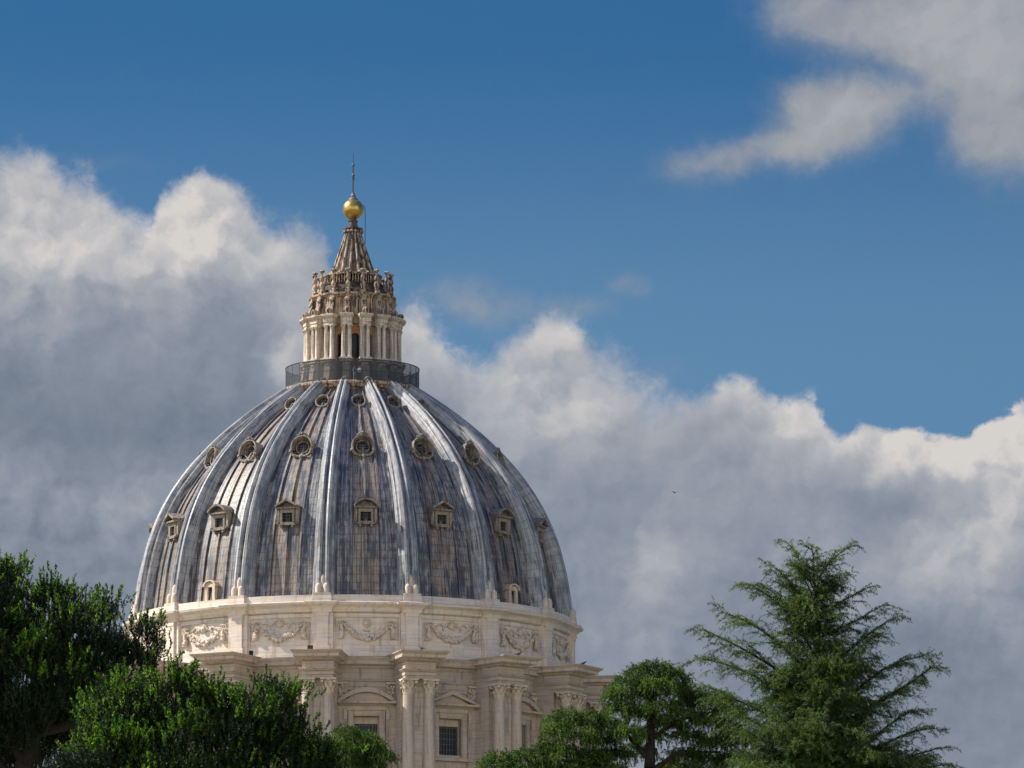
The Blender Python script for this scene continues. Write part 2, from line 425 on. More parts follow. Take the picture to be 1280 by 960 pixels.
M['pine'] = leaf_mat('pine needles', (.003, .009, .002), (.008, .022, .004), (.022, .050, .008), 0.18, 1.8)
M['shoots'] = leaf_mat('young pine shoots', (.014, .042, .005), (.065, .150, .012), (.22, .35, .035), 0.42, 2.2)
M['cedar'] = leaf_mat('blue green cedar needles', (.010, .028, .010), (.055, .100, .024), (.19, .26, .055), 0.32, 1.6)
M['cedar2'] = leaf_mat('bright cedar needles', (.008, .026, .004), (.045, .098, .010), (.17, .26, .030), 0.32, 1.8)

# ================================================================== GROUND
def ground():
    m, T = new_mat('lawn and earth')
    tcn = T.node('ShaderNodeTexCoord'); n = T.noise(tcn.outputs['Object'], 0.03, 8, 0.65); n2 = T.noise(tcn.outputs['Object'], 1.5, 6, 0.7)
    c = T.mix(T.smooth(n + (n2 - 0.5) * 0.3, 0.42, 0.58), (.055, .085, .03), (.20, .17, .12))
    finish(T, c, 0.95, n2, 0.5, 0.1)
    b = MB(); N = 24; S = 9000
    G = [[(-S + 2 * S * i / N, -S + 2 * S * j / N, 0) for i in range(N + 1)] for j in range(N + 1)]
    b.grid(G)
    tag(b.build('ground', m, None, 0), kind='structure')
ground()

# ================================================================== THE DOMED BUILDING
AX = (440.0 - 640.0) / F * (DIST * math.cos(PITCH) + 110 * math.sin(PITCH))
B = bpy.data.objects.new('domed_basilica', None); COL.objects.link(B)
B.location = (AX, DIST, 0); B.rotation_euler = (0, 0, math.atan2(-AX, DIST))
tag(B, 'great ribbed lead dome on a pale stone drum, topped by a columned lantern', 'church')
STEP = 22.5
RIBA = [15.2 + STEP * k for k in range(16)]
BAYA = [3.95 + STEP * k for k in range(16)]

# ---- silhouette of the ribs: (px radius, image row)
SIL = [(281, 779), (279.5, 765), (274, 742), (268, 714), (256.5, 679), (240.5, 643), (220.5, 607), (196, 579), (168, 554), (137, 530), (112, 511), (84, 491), (70, 483)]
PR = []
for px_, py_ in SIL:
    z = Zat(py_ + 2.0, DIST); PR.append((z, Rp(px_, z)))
ZB = Zr(744, 26.0)                    # springing of the lead dome
PR[0] = (ZB - 0.2, Rp(277.8))
PRz = np.array([p[0] for p in PR]); PRr = np.array([p[1] for p in PR])
def rib_r(z):
    return float(np.interp(z, PRz, PRr))
# smooth the profile by a fitted polynomial in z
co = np.polyfit(PRz - ZB, PRr ** 2, 4)
def rib_r(z): return math.sqrt(max(np.polyval(co, z - ZB), 1.0))
def ribh(z): return 1.85 - 0.65 * (z - ZB) / (PRz[-1] - ZB)
def shell_r(z): return rib_r(z) - ribh(z)
ZTOP = Zr(482, 7.6)
NZ = 64
zs = [ZB - 0.15]
# sample evenly by arc length
tz = np.linspace(ZB - 0.15, ZTOP, 800); tr_ = np.array([shell_r(z) for z in tz])
arc = np.concatenate([[0], np.cumsum(np.hypot(np.diff(tz), np.diff(tr_)))])
sa = np.linspace(0, arc[-1], NZ + 1); szz = np.interp(sa, arc, tz)
def slope(z):      # outward normal of the shell in (r, z)
    e = 0.05; dr = (shell_r(z + e) - shell_r(z - e)) / (2 * e)
    n = Vector((1.0, -dr)); n.normalize(); return n

# ---- dome shell: 16 bays with raised battens over the lead seams
def dome_shell():
    b = MB()
    offs = []   # (fraction across bay, height)
    bat = [0.13, 0.315, 0.50, 0.685, 0.87]
    fr = [(0.0, 0)]
    for c in bat:
        w = 0.013
        for dxx, h in ((-w * 1.25, 0), (-w, .21), (w, .21), (w * 1.25, 0)): fr.append((c + dxx, h))
    fr.append((1.0, 0))
    full = []
    for i in range(len(fr) - 1):
        full.append(fr[i])
        gap = fr[i + 1][0] - fr[i][0]
        if gap > 0.08:
            for k in range(1, 4): full.append((fr[i][0] + gap * k / 4, 0))
    G = []; UV = []
    for a_i, z in enumerate(szz):
        n = slope(z); r = shell_r(z); row = []; uvr = []
        for k in range(16):
            for f, h in full:
                a = R_(RIBA[k] + STEP * f)
                rr = r + h * n.x; zz = z + h * n.y
                row.append((rr * math.sin(a), -rr * math.cos(a), zz)); uvr.append(((k + f) * 9.0, sa[a_i] / 0.95))
        k = 16; a = R_(RIBA[0] + 360); row.append((r * math.sin(a), -r * math.cos(a), z)); uvr.append((16 * 9.0, sa[a_i] / 0.95))
        G.append(row); UV.append(uvr)
    b.grid(G, uv=UV)
    return b.build('dome_shell', M['lead'], B, 35)
shell = dome_shell()

# ---- one rib, swept up the shell, used sixteen times
def rib_mesh(seed):
    b = MB()
    sec = [(-.50, -.3), (-.50, .50), (-.47, .58), (-.37, .60), (-.35, .80), (-.28, .96), (-.18, 1.0), (-.08, .92), (-.045, .66), (.045, .66), (.08, .92), (.18, 1.0), (.28, .96), (.35, .80), (.37, .60), (.47, .58), (.50, .50), (.50, -.3)]
    G = []; UV = []
    lens = [0]
    for i in range(1, len(sec)): lens.append(lens[-1] + math.hypot(sec[i][0] - sec[i - 1][0], (sec[i][1] - sec[i - 1][1]) * .5))
    for i, z in enumerate(szz):
        n = slope(z); r = shell_r(z); h = ribh(z); t = i / NZ
        w = 2.45 - 1.10 * t
        row = [(x * w, -(r + n.x * y * h), z + n.y * y * h) for x, y in sec]
        G.append(row); UV.append([(seed + 3.2 * l / lens[-1], sa[i] / 0.95) for l in lens])
    b.grid(G, uv=UV, flip=True)
    return b.mesh('rib', M['lead_rib'], 25)
for k, a in enumerate(RIBA):
    link('rib', rib_mesh(k * 5.0) if k < 4 or k > 11 else bpy.data.meshes['rib'], B, R_(a))

# ---- blocking course and cornice of the attic, breaking forward over the pilasters
Rw = 25.35                                # recessed panel face of the attic
zc = ZB
ca_prof = [(Rw, -1.9 - .05), (25.75, -1.75), (25.80, -1.5), (25.9, -1.35), (26.05, -1.2), (26.42, -1.02), (26.50, -.78), (26.2, -.70), (26.15, -.68), (26.0, -.66), (25.95, -.62), (25.9, .10), (25.2, .14), (24.6, .1)]
b = MB(); b.lathe([(r, zc + dz_) for r, dz_ in ca_prof], 192)
ac = b.build('attic_cornice', M['stone'], B)
def rs(base, lst): return [(base, o, z) for o, z in lst]
b = MB(); b.ressault(rs(26.15, [(0.0, zc - 1.95), (.05, zc - 1.75), (.1, zc - 1.5), (.25, zc - 1.35), (.42, zc - 1.2), (.78, zc - 1.02), (.86, zc - .78), (.60, zc - .70)]), 1.05, 25.0)
b.ressault(rs(26.35, [(.0, zc - .70), (.0, zc - .30), (-.1, zc + .04), (-.22, zc + .15)]), 1.10, 24.0)
cb_mesh = b.mesh('cornice_break', M['stone'])
for a in RIBA: link('cornice_break', cb_mesh, ac, R_(a))
# ---- attic wall
ZC = Zr(820.5, 26.3)                      # top of the main cornice
b = MB()
b.lathe([(Rw, zc - 1.93), (Rw, ZC - 0.3)], 192)
aw = b.build('attic_wall', M['stone'], B)
b = MB()
for a in BAYA:
    za, zb = zc - 1.98, ZC
    h = 9.2
    b.arcbox(Rw - .1, Rw + .16, a - h, a + h, za - .42, za, 8)
    b.arcbox(Rw - .1, Rw + .16, a - h, a + h, zb, zb + 1.35, 8)
    b.arcbox(Rw - .1, Rw + .24, a - h, a + h, zb, zb + .45, 8)
    b.arcbox(Rw - .1, Rw + .161, a - h, a - 8.1, zb + 1.35, za - .42, 2)
    b.arcbox(Rw - .1, Rw + .161, a + 8.1, a + h, zb + 1.35, za - .42, 2)
b.build('panel_frame', M['stone'], aw)
b = MB()
b.box(-1.22, 1.22, -25.85, -25.0, ZC, zc - 1.90)
b.box(-.68, .68, -26.12, -25.8, ZC + .02, zc - 1.93)
b.box(-.86, .86, -26.26, -25.8, ZC, ZC + 1.30)
b.box(-.76, .76, -26.20, -25.8, zc - 2.35, zc - 1.96)
ap_mesh = b.mesh('attic_pilaster', M['stone'], 0)
for a in RIBA: link('attic_pilaster', ap_mesh, aw, R_(a))
b = MB(); b.box(-.26, .26, -Rw - .18, -Rw + .5, Zr(820, Rw), Zr(810.5, Rw)); b.build('vent_opening', M['black'], aw, 0, R_(-26.3))

# ---- garlands, four different carvings
def garland_mesh(kind):
    b = MB(); rr = random.Random(kind)
    zt = Zr(778, Rw, 4); w = 3.0
    def pt(x, z, o): return (x, -(Rw + o), z)
    N = 26
    for i in range(N + 1):
        s = -1 + 2 * i / N
        x = s * 2.55; z = zt - .35 - 1.35 * (1 - s * s)
        r = .17 + .15 * (1 - s * s)
        for _ in range(4):
            b.ball(pt(x + rr.uniform(-.1, .1), z + rr.uniform(-r, r) * .9, .12 + rr.uniform(0, .16)), r * rr.uniform(.45, .8), 6, 4)
    for sx in (-1, 1):
        for k in range(7):
            z = zt - .1 - k * .24
            b.ball(pt(sx * (2.85 + rr.uniform(-.12, .12)), z, .14), .15 + .035 * k * rr.uniform(.6, 1), 6, 4)
        b.box(sx * 3.0 - .38, sx * 3.0 + .38, -(Rw + .16), -Rw + .1, zt - 1.85, zt - 1.72)
        b.tube([pt(sx * 2.3, zt + .05, .08), pt(sx * 2.7, zt + .18, .16), pt(sx * 3.3, zt + .12, .10), pt(sx * 3.45, zt - .5, .08)], [.07, .1, .09, .05], 5)
        b.tube([pt(sx * 2.9, zt + .15, .08), pt(sx * 3.25, zt - .4, .15), pt(sx * 3.1, zt - .9, .08)], [.06, .09, .04], 5)
    if kind == 0:      # round shell medallion
        b.lathe([(.02, .34), (.20, .34), (.30, .24), (.42, .30), (.50, .18), (.52, 0)], 16)
        n0 = b.n - 16 * 6
        for i in range(n0, b.n):
            x, y, z = b.v[i]; b.v[i] = (x, -(Rw + z * .9), zt - .05 + y)
        b.ball(pt(0, zt - .1, .25), .26, 8, 6)
        for k in range(4): b.ball(pt(-.3 + .2 * k, zt - .95, .1), .1, 5, 4)
    else:              # mask with fluttering ribbons
        b.ball(pt(0, zt - .12, .18), .36, 8, 6, (1, .8, 1.1)); b.ball(pt(0, zt - .15, .46), .1, 5, 4)
        for k in range(9):
            a = R_(-20 + 27.5 * k); b.ball(pt(.42 * math.cos(a), zt - .05 + .42 * math.sin(a), .12), .13, 5, 4)
        for sx in (-1, 1):
            pts = []
            for k in range(9):
                t = k / 8
                pts.append(pt(sx * (.5 + 1.5 * t), zt - .05 + .18 * math.sin(t * 9 + kind), .1 + .08 * math.cos(t * 9)))
            b.tube(pts, [.13, .12, .10, .12, .09, .11, .08, .07, .04], 5)
            b.tube([pt(sx * .9, zt - .1, .1), pt(sx * 1.2, zt - .45, .14), pt(sx * 1.0, zt - .7, .08)], [.09, .08, .04], 5)
    return b.mesh('garland', M['carved'], 50)
gm = [garland_mesh(k) for k in range(4)]
for i, a in enumerate(BAYA): link('garland', gm[0 if i % 4 == 0 else 1 + (i % 3)], aw, R_(a))

# ---- finials at the feet of the ribs: three rounded mounts on a base
def mounts_mesh():
    b = MB(); r0 = 26.22
    z0 = zc + .13
    b.box(-1.0, 1.0, -r0 - .05, -r0 + .9, z0 - .1, z0 + .18)
    def m(x, y, zb, h, r):
        b.lathe([(r, zb), (r, zb + h * .62), (r * .92, zb + h * .68), (r * .85, zb + h * .8), (r * .45, zb + h * .95), (.02, zb + h)], 12, x, y)
    m(-.44, -r0 + .35, z0 + .18, 1.15, .37); m(.44, -r0 + .35, z0 + .18, 1.15, .37); m(0, -r0 + .75, z0 + .18, 2.2, .36)
    return b.mesh('finial', M['carved'], 40)
fm = mounts_mesh()
for a in RIBA: link('finial', fm, B, R_(a))

# ---- main entablature ring
RD = 24.95
mc = [(RD, -3.75), (RD + .16, -3.70), (RD + .16, -3.30), (RD + .26, -3.26), (RD + .26, -2.80), (RD + .46, -2.62), (RD + .42, -2.55), (RD + .08, -2.52), (RD + .08, -1.30),
      (RD + .3, -1.15), (RD + .42, -.95), (RD + .95, -.80), (RD + 1.0, -.38), (RD + 1.28, -.10), (RD + 1.30, .0), (RD + .2, .16)]
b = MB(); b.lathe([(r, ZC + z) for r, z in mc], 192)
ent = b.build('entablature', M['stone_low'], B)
b = MB(); b.lathe([(RD + 1.26, ZC + .03), (Rw + .25, ZC + .12)], 192)
b.build('lead_flashing', M['roof'], ent)
# ---- drum wall with window openings
ZL = 66.0
WH = 1.42; WTOP = Zr(895, RD + .1, 4); WBOT = 77.2
ah = math.degrees(math.asin(WH / RD))
b = MB()
for a in BAYA:
    b.arcbox(RD - 1.3, RD, a - STEP / 2, a - ah, ZL, ZC - 3.5, 8)
    b.arcbox(RD - 1.3, RD, a + ah, a + STEP / 2, ZL, ZC - 3.5, 8)
    b.arcbox(RD - 1.3, RD, a - ah, a + ah, WTOP, ZC - 3.5, 4)
    b.arcbox(RD - 1.3, RD, a - ah, a + ah, ZL, WBOT, 4)
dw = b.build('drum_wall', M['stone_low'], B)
# ---- windows: frame, consoles, alternating pediments, dark glazing
def window_parts(seg):
    out_ = []
    zf = Zr(888, RD + .3, 4); zp = Zr(881, RD + .9, 4); zap = Zr(859, RD + .9, 4)
    b = MB()
    y = -RD
    fo = 2.10
    for sx in (-1, 1):
        b.box(min(sx * WH, sx * fo), max(sx * WH, sx * fo), y - .22, y + .4, WBOT - .3, zf)
        b.box(min(sx * (WH + .12), sx * (fo - .14)), max(sx * (WH + .12), sx * (fo - .14)), y - .32, y - .2, WBOT - .3, zf - .22)
        b.box(min(sx * 2.16, sx * 2.62), max(sx * 2.16, sx * 2.62), y - .12, y + .4, WBOT - .3, zp - .05)
        b.box(min(sx * 2.20, sx * 2.58), max(sx * 2.20, sx * 2.58), y - .50, y - .1, zf - 1.05, zf + .1)
        b.box(min(sx * 2.24, sx * 2.54), max(sx * 2.24, sx * 2.54), y - .32, y - .1, zf - 1.8, zf - 1.05)
    b.box(-WH, WH, y - .221, y + .4, WTOP, zf); b.box(-WH + .0, WH - .0, y - .32, y - .2, WTOP + .12, zf - .22)
    b.box(-2.60, 2.60, y - .26, y + .4, zf + .03, zp - .06)
    b.box(-2.7, 2.7, y - .5, y + .3, WBOT - .7, WBOT - .32)
    frame = b
    b = MB(); hw = 3.32
    b.ressault([(RD + .35, 0, zp - .08), (RD + .45, .05, zp + .05), (RD + .62, .12, zp + .16), (RD + .86, .28, zp + .2), (RD + .9, .32, zp + .42)], hw - .3, RD - .2)
    N = 20 if seg else 2
    def edge(t, o):
        if seg:
            return (t * hw * 1.04, zp + .42 + (zap - zp - .42 - o) * (1 - t * t) - (0 if o == 0 else 0))
        return (t * hw * 1.06, zp + .42 + (zap - zp - .42 - o) * (1 - abs(t)))
    ts = [-1 + 2 * i / N for i in range(N + 1)]
    up = [edge(t, 0) for t in ts]
    thick = .50
    lo = [(x * .86 if abs(t) > .99 else x, max(z - thick, zp + .40)) for t, (x, z) in zip(ts, up)]
    for i in range(N):
        q_ = [lo[i], lo[i + 1], up[i + 1], up[i]]
        b.prism(q_, -(RD + .92), -(RD - .1))
        q2 = [(lo[i][0], lo[i][1] - .01), (lo[i + 1][0], lo[i + 1][1] - .01), (up[i + 1][0] * .97, up[i + 1][1] - .24), (up[i][0] * .97, up[i][1] - .24)]
    b.prism([(-hw * .8, zp + .3)] + [(x * .8, z - .3) for x, z in up[1:-1]] + [(hw * .8, zp + .3)], -(RD + .40), -(RD - .1))
    ped = b
    b = MB()
    zt = Zr(905, RD - .6, 4)
    b.box(-WH, WH, -(RD - .50), -(RD - .95), zt, WTOP)
    b.box(-WH, -WH + .12, -(RD - .50), -(RD - .95), WBOT, zt); b.box(WH - .12, WH, -(RD - .50), -(RD - .95), WBOT, zt)
    inner = b
    b = MB(); b.box(-WH + .11, WH - .11, -(RD - .82), -(RD - .9), WBOT, zt + .1)
    for k in range(-3, 4): b.box(k * .36 - .018, k * .36 + .018, -(RD - .78), -(RD - .82), WBOT, zt)
    g = MB()
    for k in range(-3, 4): g.box(k * .36 - .03, k * .36 + .03, -(RD - .72), -(RD - .77), WBOT, zt)
    z = WBOT
    while z < zt: g.box(-WH + .12, WH - .12, -(RD - .70), -(RD - .718), z, z + .06); z += .62
    return [('frame', frame.mesh('frame', M['stone_low'], 0)), ('pediment', ped.mesh('pediment', M['stone_low'], 20)),
            ('lintel_panel', inner.mesh('lintel_panel', M['stone_low'], 0)), ('pane', b.mesh('pane', M['glass'], 0)), ('glazing_bars', g.mesh('glazing_bars', M['bars'], 0))]
wp = [window_parts(True), window_parts(False)]
for i, a in enumerate(BAYA):
    parts_ = wp[i % 2]
    f = link('window', parts_[0][1], B, R_(a))
    for nm, me in parts_[1:]: link(nm, me, f)

# ---- buttresses: pier, paired Corinthian columns, broken-out entablature
RBF = 28.95
ZCAPT = Zr(848, RBF + .7, 15); ZCAPB = Zr(866, RBF + .7, 15)
CR = .62
CX = 1.22
ZBT = Zr(813.5, RBF + 1.6, 15)
b = MB()
b.box(-1.10, 1.10, -(RBF - .15), -(RD - .5), ZL, ZCAPT)
b.box(-1.75, 1.75, -(RBF - 1.35), -(RD - .5), ZL, ZCAPT)
b.box(-2.75, 2.75, -(RD + .32), -(RD - .5), ZL, ZC - 3.2)
pier_m = b.mesh('pier', M['stone_low'], 0)
def capital(b, cx, cy, s=1.0):
    zb, zt = ZCAPB, ZCAPT; h = zt - zb
    b.lathe([(CR * 1.0, zb - .12), (CR * 1.1, zb - .06), (CR * 1.0, zb), (CR * .98, zb + h * .2), (CR * 1.02, zb + h * .6), (CR * 1.3, zb + h * .86)], 20, cx, cy)
    w = CR * 1.48
    b.box(cx - w, cx + w, cy - w, cy + w, zt - h * .13, zt - .004)
    for row, (n_, zz, rr, hh) in enumerate(((8, zb + h * .02, 1.0, .42), (8, zb + h * .32, 1.05, .42))):
        for k in range(n_):
            a = 2 * math.pi * (k + .5 * row) / n_; c, sn = math.cos(a), math.sin(a)
            r0 = CR * rr; pr = [(r0, zz, .17), (r0 * 1.12, zz + h * hh * .55, .19), (r0 * 1.34, zz + h * hh * .95, .15), (r0 * 1.44, zz + h * hh * .72, .09)]
            G = []
            for (r, z, wd) in pr:
                G.append([(cx + c * r - sn * wd, cy + sn * r + c * wd, z), (cx + c * (r + .05), cy + sn * (r + .05), z), (cx + c * r + sn * wd, cy + sn * r - c * wd, z)])
            b.grid(G)
            b.ball((cx + c * r0 * 1.38, cy + sn * r0 * 1.38, zz + h * hh * .86), .10, 5, 4)
    for k in range(4):
        a = math.pi / 4 + k * math.pi / 2
        b.ball((cx + math.cos(a) * CR * 1.62, cy + math.sin(a) * CR * 1.62, zt - h * .24), .19, 7, 5)
        b.ball((cx + math.cos(a + .785) * CR * 1.36, cy + math.sin(a + .785) * CR * 1.36, zt - h * .16), .13, 6, 4)
def column_mesh():
    b = MB()
    zt = ZCAPB - .1
    prof_ = [(CR * 1.12, ZL), (CR * 1.13, ZL + 3)] + [(CR * (1.13 - .13 * t), ZL + 3 + (zt - ZL - 3) * t) for t in (.3, .5, .7, .85, 1)]
    b.lathe(prof_, 24, 0, 0)
    return b.mesh('column', M['stone_low'], 40)
colm = column_mesh()
b = MB(); capital(b, 0, 0); capm = b.mesh('capital', M['carved'], 40)
pilcap = []
for sx in (-1, 1):     # flat pilaster capitals on the wall behind
    b = MB()
    for k in range(16):
        b.ball((sx * (2.3 + random.uniform(-.42, .42)), -(RD + .40 + random.uniform(0, .1)), random.uniform(ZCAPB, ZCAPT - .25)), random.uniform(.1, .2), 5, 4)
    b.box(sx * 2.3 - .55, sx * 2.3 + .55, -(RD + .5), -(RD + .2), ZCAPT - .22, ZCAPT - .02)
    pilcap.append(b.mesh('pilaster_capital', M['carved'], 40))
b = MB()
zz = ZBT
e0 = RBF + .62; hw = 1.76
b.ressault([(e0 - .05, 0, ZCAPT), (e0 - .05, 0, ZCAPT + .34), (e0, .08, ZCAPT + .37), (e0, .08, ZCAPT + .74), (e0 + .1, .2, ZCAPT + .8), (e0 + .22, .38, ZCAPT + 1.0), (e0 + .2, .36, ZCAPT + 1.06), (e0 - .05, .02, ZCAPT + 1.1),
            (e0 - .05, .02, zz - 1.10), (e0 + .18, .22, zz - 1.0), (e0 + .24, .30, zz - .86), (e0 + .72, .80, zz - .74), (e0 + .76, .84, zz - .40), (e0 + .98, 1.08, zz - .14), (e0 + 1.0, 1.1, zz - .03), (e0 + .6, .8, zz + .02)], hw, RD)
bent = b.mesh('buttress_entablature', M['stone_low'], 0)
for a in RIBA:
    p = link('buttress', pier_m, B, R_(a))
    for sx in (-1, 1):
        link('column', colm, p, 0, (sx * CX, -RBF, 0)); link('capital', capm, p, 0, (sx * CX, -RBF, 0))
    link('buttress_entablature', bent, p)
    for pc in pilcap: link('pilaster_capital', pc, p)

# ---- podium of the drum and the body of the church below the frame
b = MB()
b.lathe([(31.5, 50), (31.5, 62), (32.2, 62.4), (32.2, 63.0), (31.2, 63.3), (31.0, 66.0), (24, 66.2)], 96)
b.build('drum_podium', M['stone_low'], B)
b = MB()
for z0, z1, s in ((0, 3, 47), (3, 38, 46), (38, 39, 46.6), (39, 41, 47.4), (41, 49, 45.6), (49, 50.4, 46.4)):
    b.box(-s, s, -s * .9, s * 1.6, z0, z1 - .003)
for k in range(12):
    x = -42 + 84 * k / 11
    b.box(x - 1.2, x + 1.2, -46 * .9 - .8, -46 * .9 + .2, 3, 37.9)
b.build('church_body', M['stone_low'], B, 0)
del b

# ---- dormers on the shell
def z_on_shell(py, th):
    z = 110.0
    for _ in range(30): z = Zr(py, shell_r(z), th)
    return z
def dormer_mesh(seg):
    parts = []
    zm = z_on_shell(654, 4)                   # sill
    r = shell_r(zm) + .42
    H_ = 1.70; w = .86
    b = MB()
    b.box(-w, -w + .26, -r, -(r - 2.4), zm, zm + H_); b.box(w - .26, w, -r, -(r - 2.4), zm, zm + H_)
    b.box(-w + .261, w - .261, -r + .002, -(r - 2.4), zm, zm + .22); b.box(-w + .261, w - .261, -r + .002, -(r - 2.4), zm + H_ - .42, zm + H_)
    b.box(-w - .18, w + .18, -r - .2, -(r - 1), zm - .16, zm - .003)
    for sx in (-1, 1):
        b.box(sx * 1.13 - .16, sx * 1.13 + .16, -r + .10, -(r - 1.6), zm + .1, zm + H_)
        b.box(sx * .62 - .12, sx * .62 + .12, -r - .12, -(r - 1), zm - .42, zm - .16)
        b.ball((sx * 1.16, -r + .05, zm + .1), .2, 6, 5)
    z1 = zm + H_ + .002
    b.box(-1.26, 1.26, -r - .32, -(r - 3), z1, z1 + .2)
    N = 10 if seg else 2
    hw_ = 1.32; rise = .72
    pts = []
    for i in range(N + 1):
        t = -1 + 2 * i / N; pts.append((t * hw_, z1 + .2 + rise * ((1 - t * t) if seg else (1 - abs(t)))))
    for i in range(N):
        a, c = pts[i], pts[i + 1]
        b.prism([(a[0], a[1] - .0 if i else a[1]), (c[0], c[1]), (c[0], c[1] + .22), (a[0], a[1] + .22)], -r - .55, -(r - 3.6))
    b.prism([(-hw_ * .9, z1 + .19)] + [(x * .97, z - .02) for x, z in pts[1:-1]] + [(hw_ * .9, z1 + .19)], -r + .30, -(r - 3.4))
    p = MB(); p.box(-w + .2, w - .2, -r + .40, -r + .48, zm + .2, zm + H_ - .3)
    g = MB()
    for k in (-1, 0, 1): g.box(k * .2 - .018, k * .2 + .018, -r + .26, -r + .30, zm + .23, zm + H_ - .43)
    for k in (.32, .66): g.box(-w + .27, w - .27, -r + .255, -r + .262, zm + .34 + k * 1.0, zm + .37 + k * 1.0)
    return b.mesh('dormer_window', M['dormer'], 25), p.mesh('pane', M['black'], 0), g.mesh('window_bars', M['bars'], 0)
dm = [dormer_mesh(True), dormer_mesh(False)]
for i, a in enumerate(BAYA):
    fr_, pa, gr = dm[i % 2]
    o = link('dormer_window', fr_, B, R_(a)); link('pane', pa, o); link('window_bars', gr, o)
# hooded round windows with scrolls
def hooded():
    zm = z_on_shell(559, 4); r = shell_r(zm) + .55; tl = R_(14)
    b = MB(); cz = 0.0
    # local frame: ring in x-z plane facing -y, then leaned back
    def ringprof(prof_, a0=0, a1=360, n=28):
        G = []
        full = abs(a1 - a0) > 359
        for (rr, yy) in prof_:
            G.append([(rr * math.sin(R_(a0 + (a1 - a0) * j / n)), yy, rr * math.cos(R_(a0 + (a1 - a0) * j / n))) for j in range(n + (0 if full else 1))])
        b.grid(G, cv=full)
    ringprof([(.74, .5), (.74, .0), (.78, -.10), (.86, -.10), (.92, 0), (.94, .3), (.94, 1.6)])
    # hood: barrel over the top half, open to the front
    ringprof([(.98, .5), (1.22, -.50), (1.27, -.62), (1.40, -.62), (1.45, -.5), (1.48, 2.8)], -112, 112, 30)
    for sx in (-1, 1):
        b.ball((sx * 1.36, -.45, -.62), .26, 8, 6); b.ball((sx * 1.18, -.42, -.92), .2, 7, 5)
        b.tube([(sx * 1.36, -.35, -.6), (sx * 1.05, -.38, -1.12), (sx * .5, -.36, -1.36), (0, -.38, -1.22)], [.16, .19, .18, .14], 6)
        b.tube([(sx * .5, -.50, 1.46), (sx * .28, -.56, 1.66), (sx * .05, -.55, 1.60)], [.1, .13, .1], 6)
        b.ball((sx * .62, -.5, 1.44), .14, 6, 5)
    b.ball((0, -.52, 1.68), .22, 8, 6); b.ball((0, -.42, -1.45), .26, 8, 6); b.ball((0, -.40, -1.75), .17, 6, 5)
    p = MB()
    G = [[(rr * math.sin(2 * math.pi * j / 24), .38, rr * math.cos(2 * math.pi * j / 24)) for j in range(24)] for rr in (.02, .74)]
    p.grid(G, cv=True)
    g = MB()
    for k in (-.3, 0, .3):
        g.box(k - .03, k + .03, .28, .34, -.66, .66); g.box(-.66, .66, .275, .335, k - .03, k + .03)
    return (b.mesh('round_window', M['dormer'], 35), p.mesh('pane', M['black'], 0), g.mesh('window_bars', M['bars'], 0)), zm, r, tl
(hw1, hw2, hw3), zm, rr_, tl = hooded()
def place_tilt(me, a, zm_, r, tilt, name='round_window', sc_=1.0):
    o = link(name, me, B)
    o.matrix_local = Matrix.Rotation(R_(a), 4, 'Z') @ Matrix.Translation((0, -r, zm_)) @ Matrix.Rotation(-tilt, 4, 'X') @ Matrix.Scale(sc_, 4)
    return o
for a in BAYA:
    o = place_tilt(hw1, a, zm, rr_, tl, 'round_window', .92); link('pane', hw2, o); link('window_bars', hw3, o)
# small plain oculi near the top
b = MB()
for (prof_, ) in (([(.64, .45), (.64, -.12), (.69, -.2), (.80, -.2), (.86, -.1), (.90, .2), (.92, 1.5)],),):
    b.grid([[(r * math.sin(2 * math.pi * j / 28), y, r * math.cos(2 * math.pi * j / 28)) for j in range(28)] for r, y in prof_], cv=True)
oc1 = b.mesh('oculus', M['dormer'], 35)
b = MB(); b.grid([[(rr * math.sin(2 * math.pi * j / 24), .3, rr * math.cos(2 * math.pi * j / 24)) for j in range(24)] for rr in (.02, .62)], cv=True); oc2 = b.mesh('pane', M['black'], 0)
b = MB()
for k in (-.2, .2): b.box(k - .03, k + .03, .18, .24, -.56, .56); b.box(-.56, .56, .175, .235, k - .03, k + .03)
oc3 = b.mesh('window_bars', M['bars'], 0)
z3 = z_on_shell(502, 4); r3 = shell_r(z3) + .62
for a in BAYA:
    o = place_tilt(oc1, a, z3, r3, R_(24), 'oculus', 1.05); link('pane', oc2, o); link('window_bars', oc3, o)
# little arched hatches low on the shell
b = MB(); zh = ZB + .15; rh = shell_r(zh) + .35
b.box(-.75, -.36, -rh, -rh + 1.2, zh, zh + 1.7); b.box(.36, .75, -rh, -rh + 1.2, zh, zh + 1.7)
arcp = [(.75 * math.cos(R_(t)), zh + 1.7 + .55 * math.sin(R_(t))) for t in range(0, 181, 20)]
b.prism(arcp, -rh, -rh + 2.0)
arcp = [(.98 * math.cos(R_(t)), zh + 1.78 + .72 * math.sin(R_(t))) for t in range(0, 181, 20)]
for i in range(len(arcp) - 1):
    a_, c_ = arcp[i], arcp[i + 1]
    b.prism([a_, c_, (c_[0] * .8, zh + 1.78 + (c_[1] - zh - 1.78) * .8), (a_[0] * .8, zh + 1.78 + (a_[1] - zh - 1.78) * .8)], -rh - .2, -rh + 2.2)
ht = b.mesh('roof_hatch', M['carved'], 30)
b = MB(); b.box(-.36, .36, -rh + .3, -rh + .4, zh, zh + 1.7); ho = b.mesh('opening', M['black'], 0)
for k in (-2, 2, 6, 10):
    o = link('roof_hatch', ht, B, R_(3.95 + STEP * k)); link('opening', ho, o)

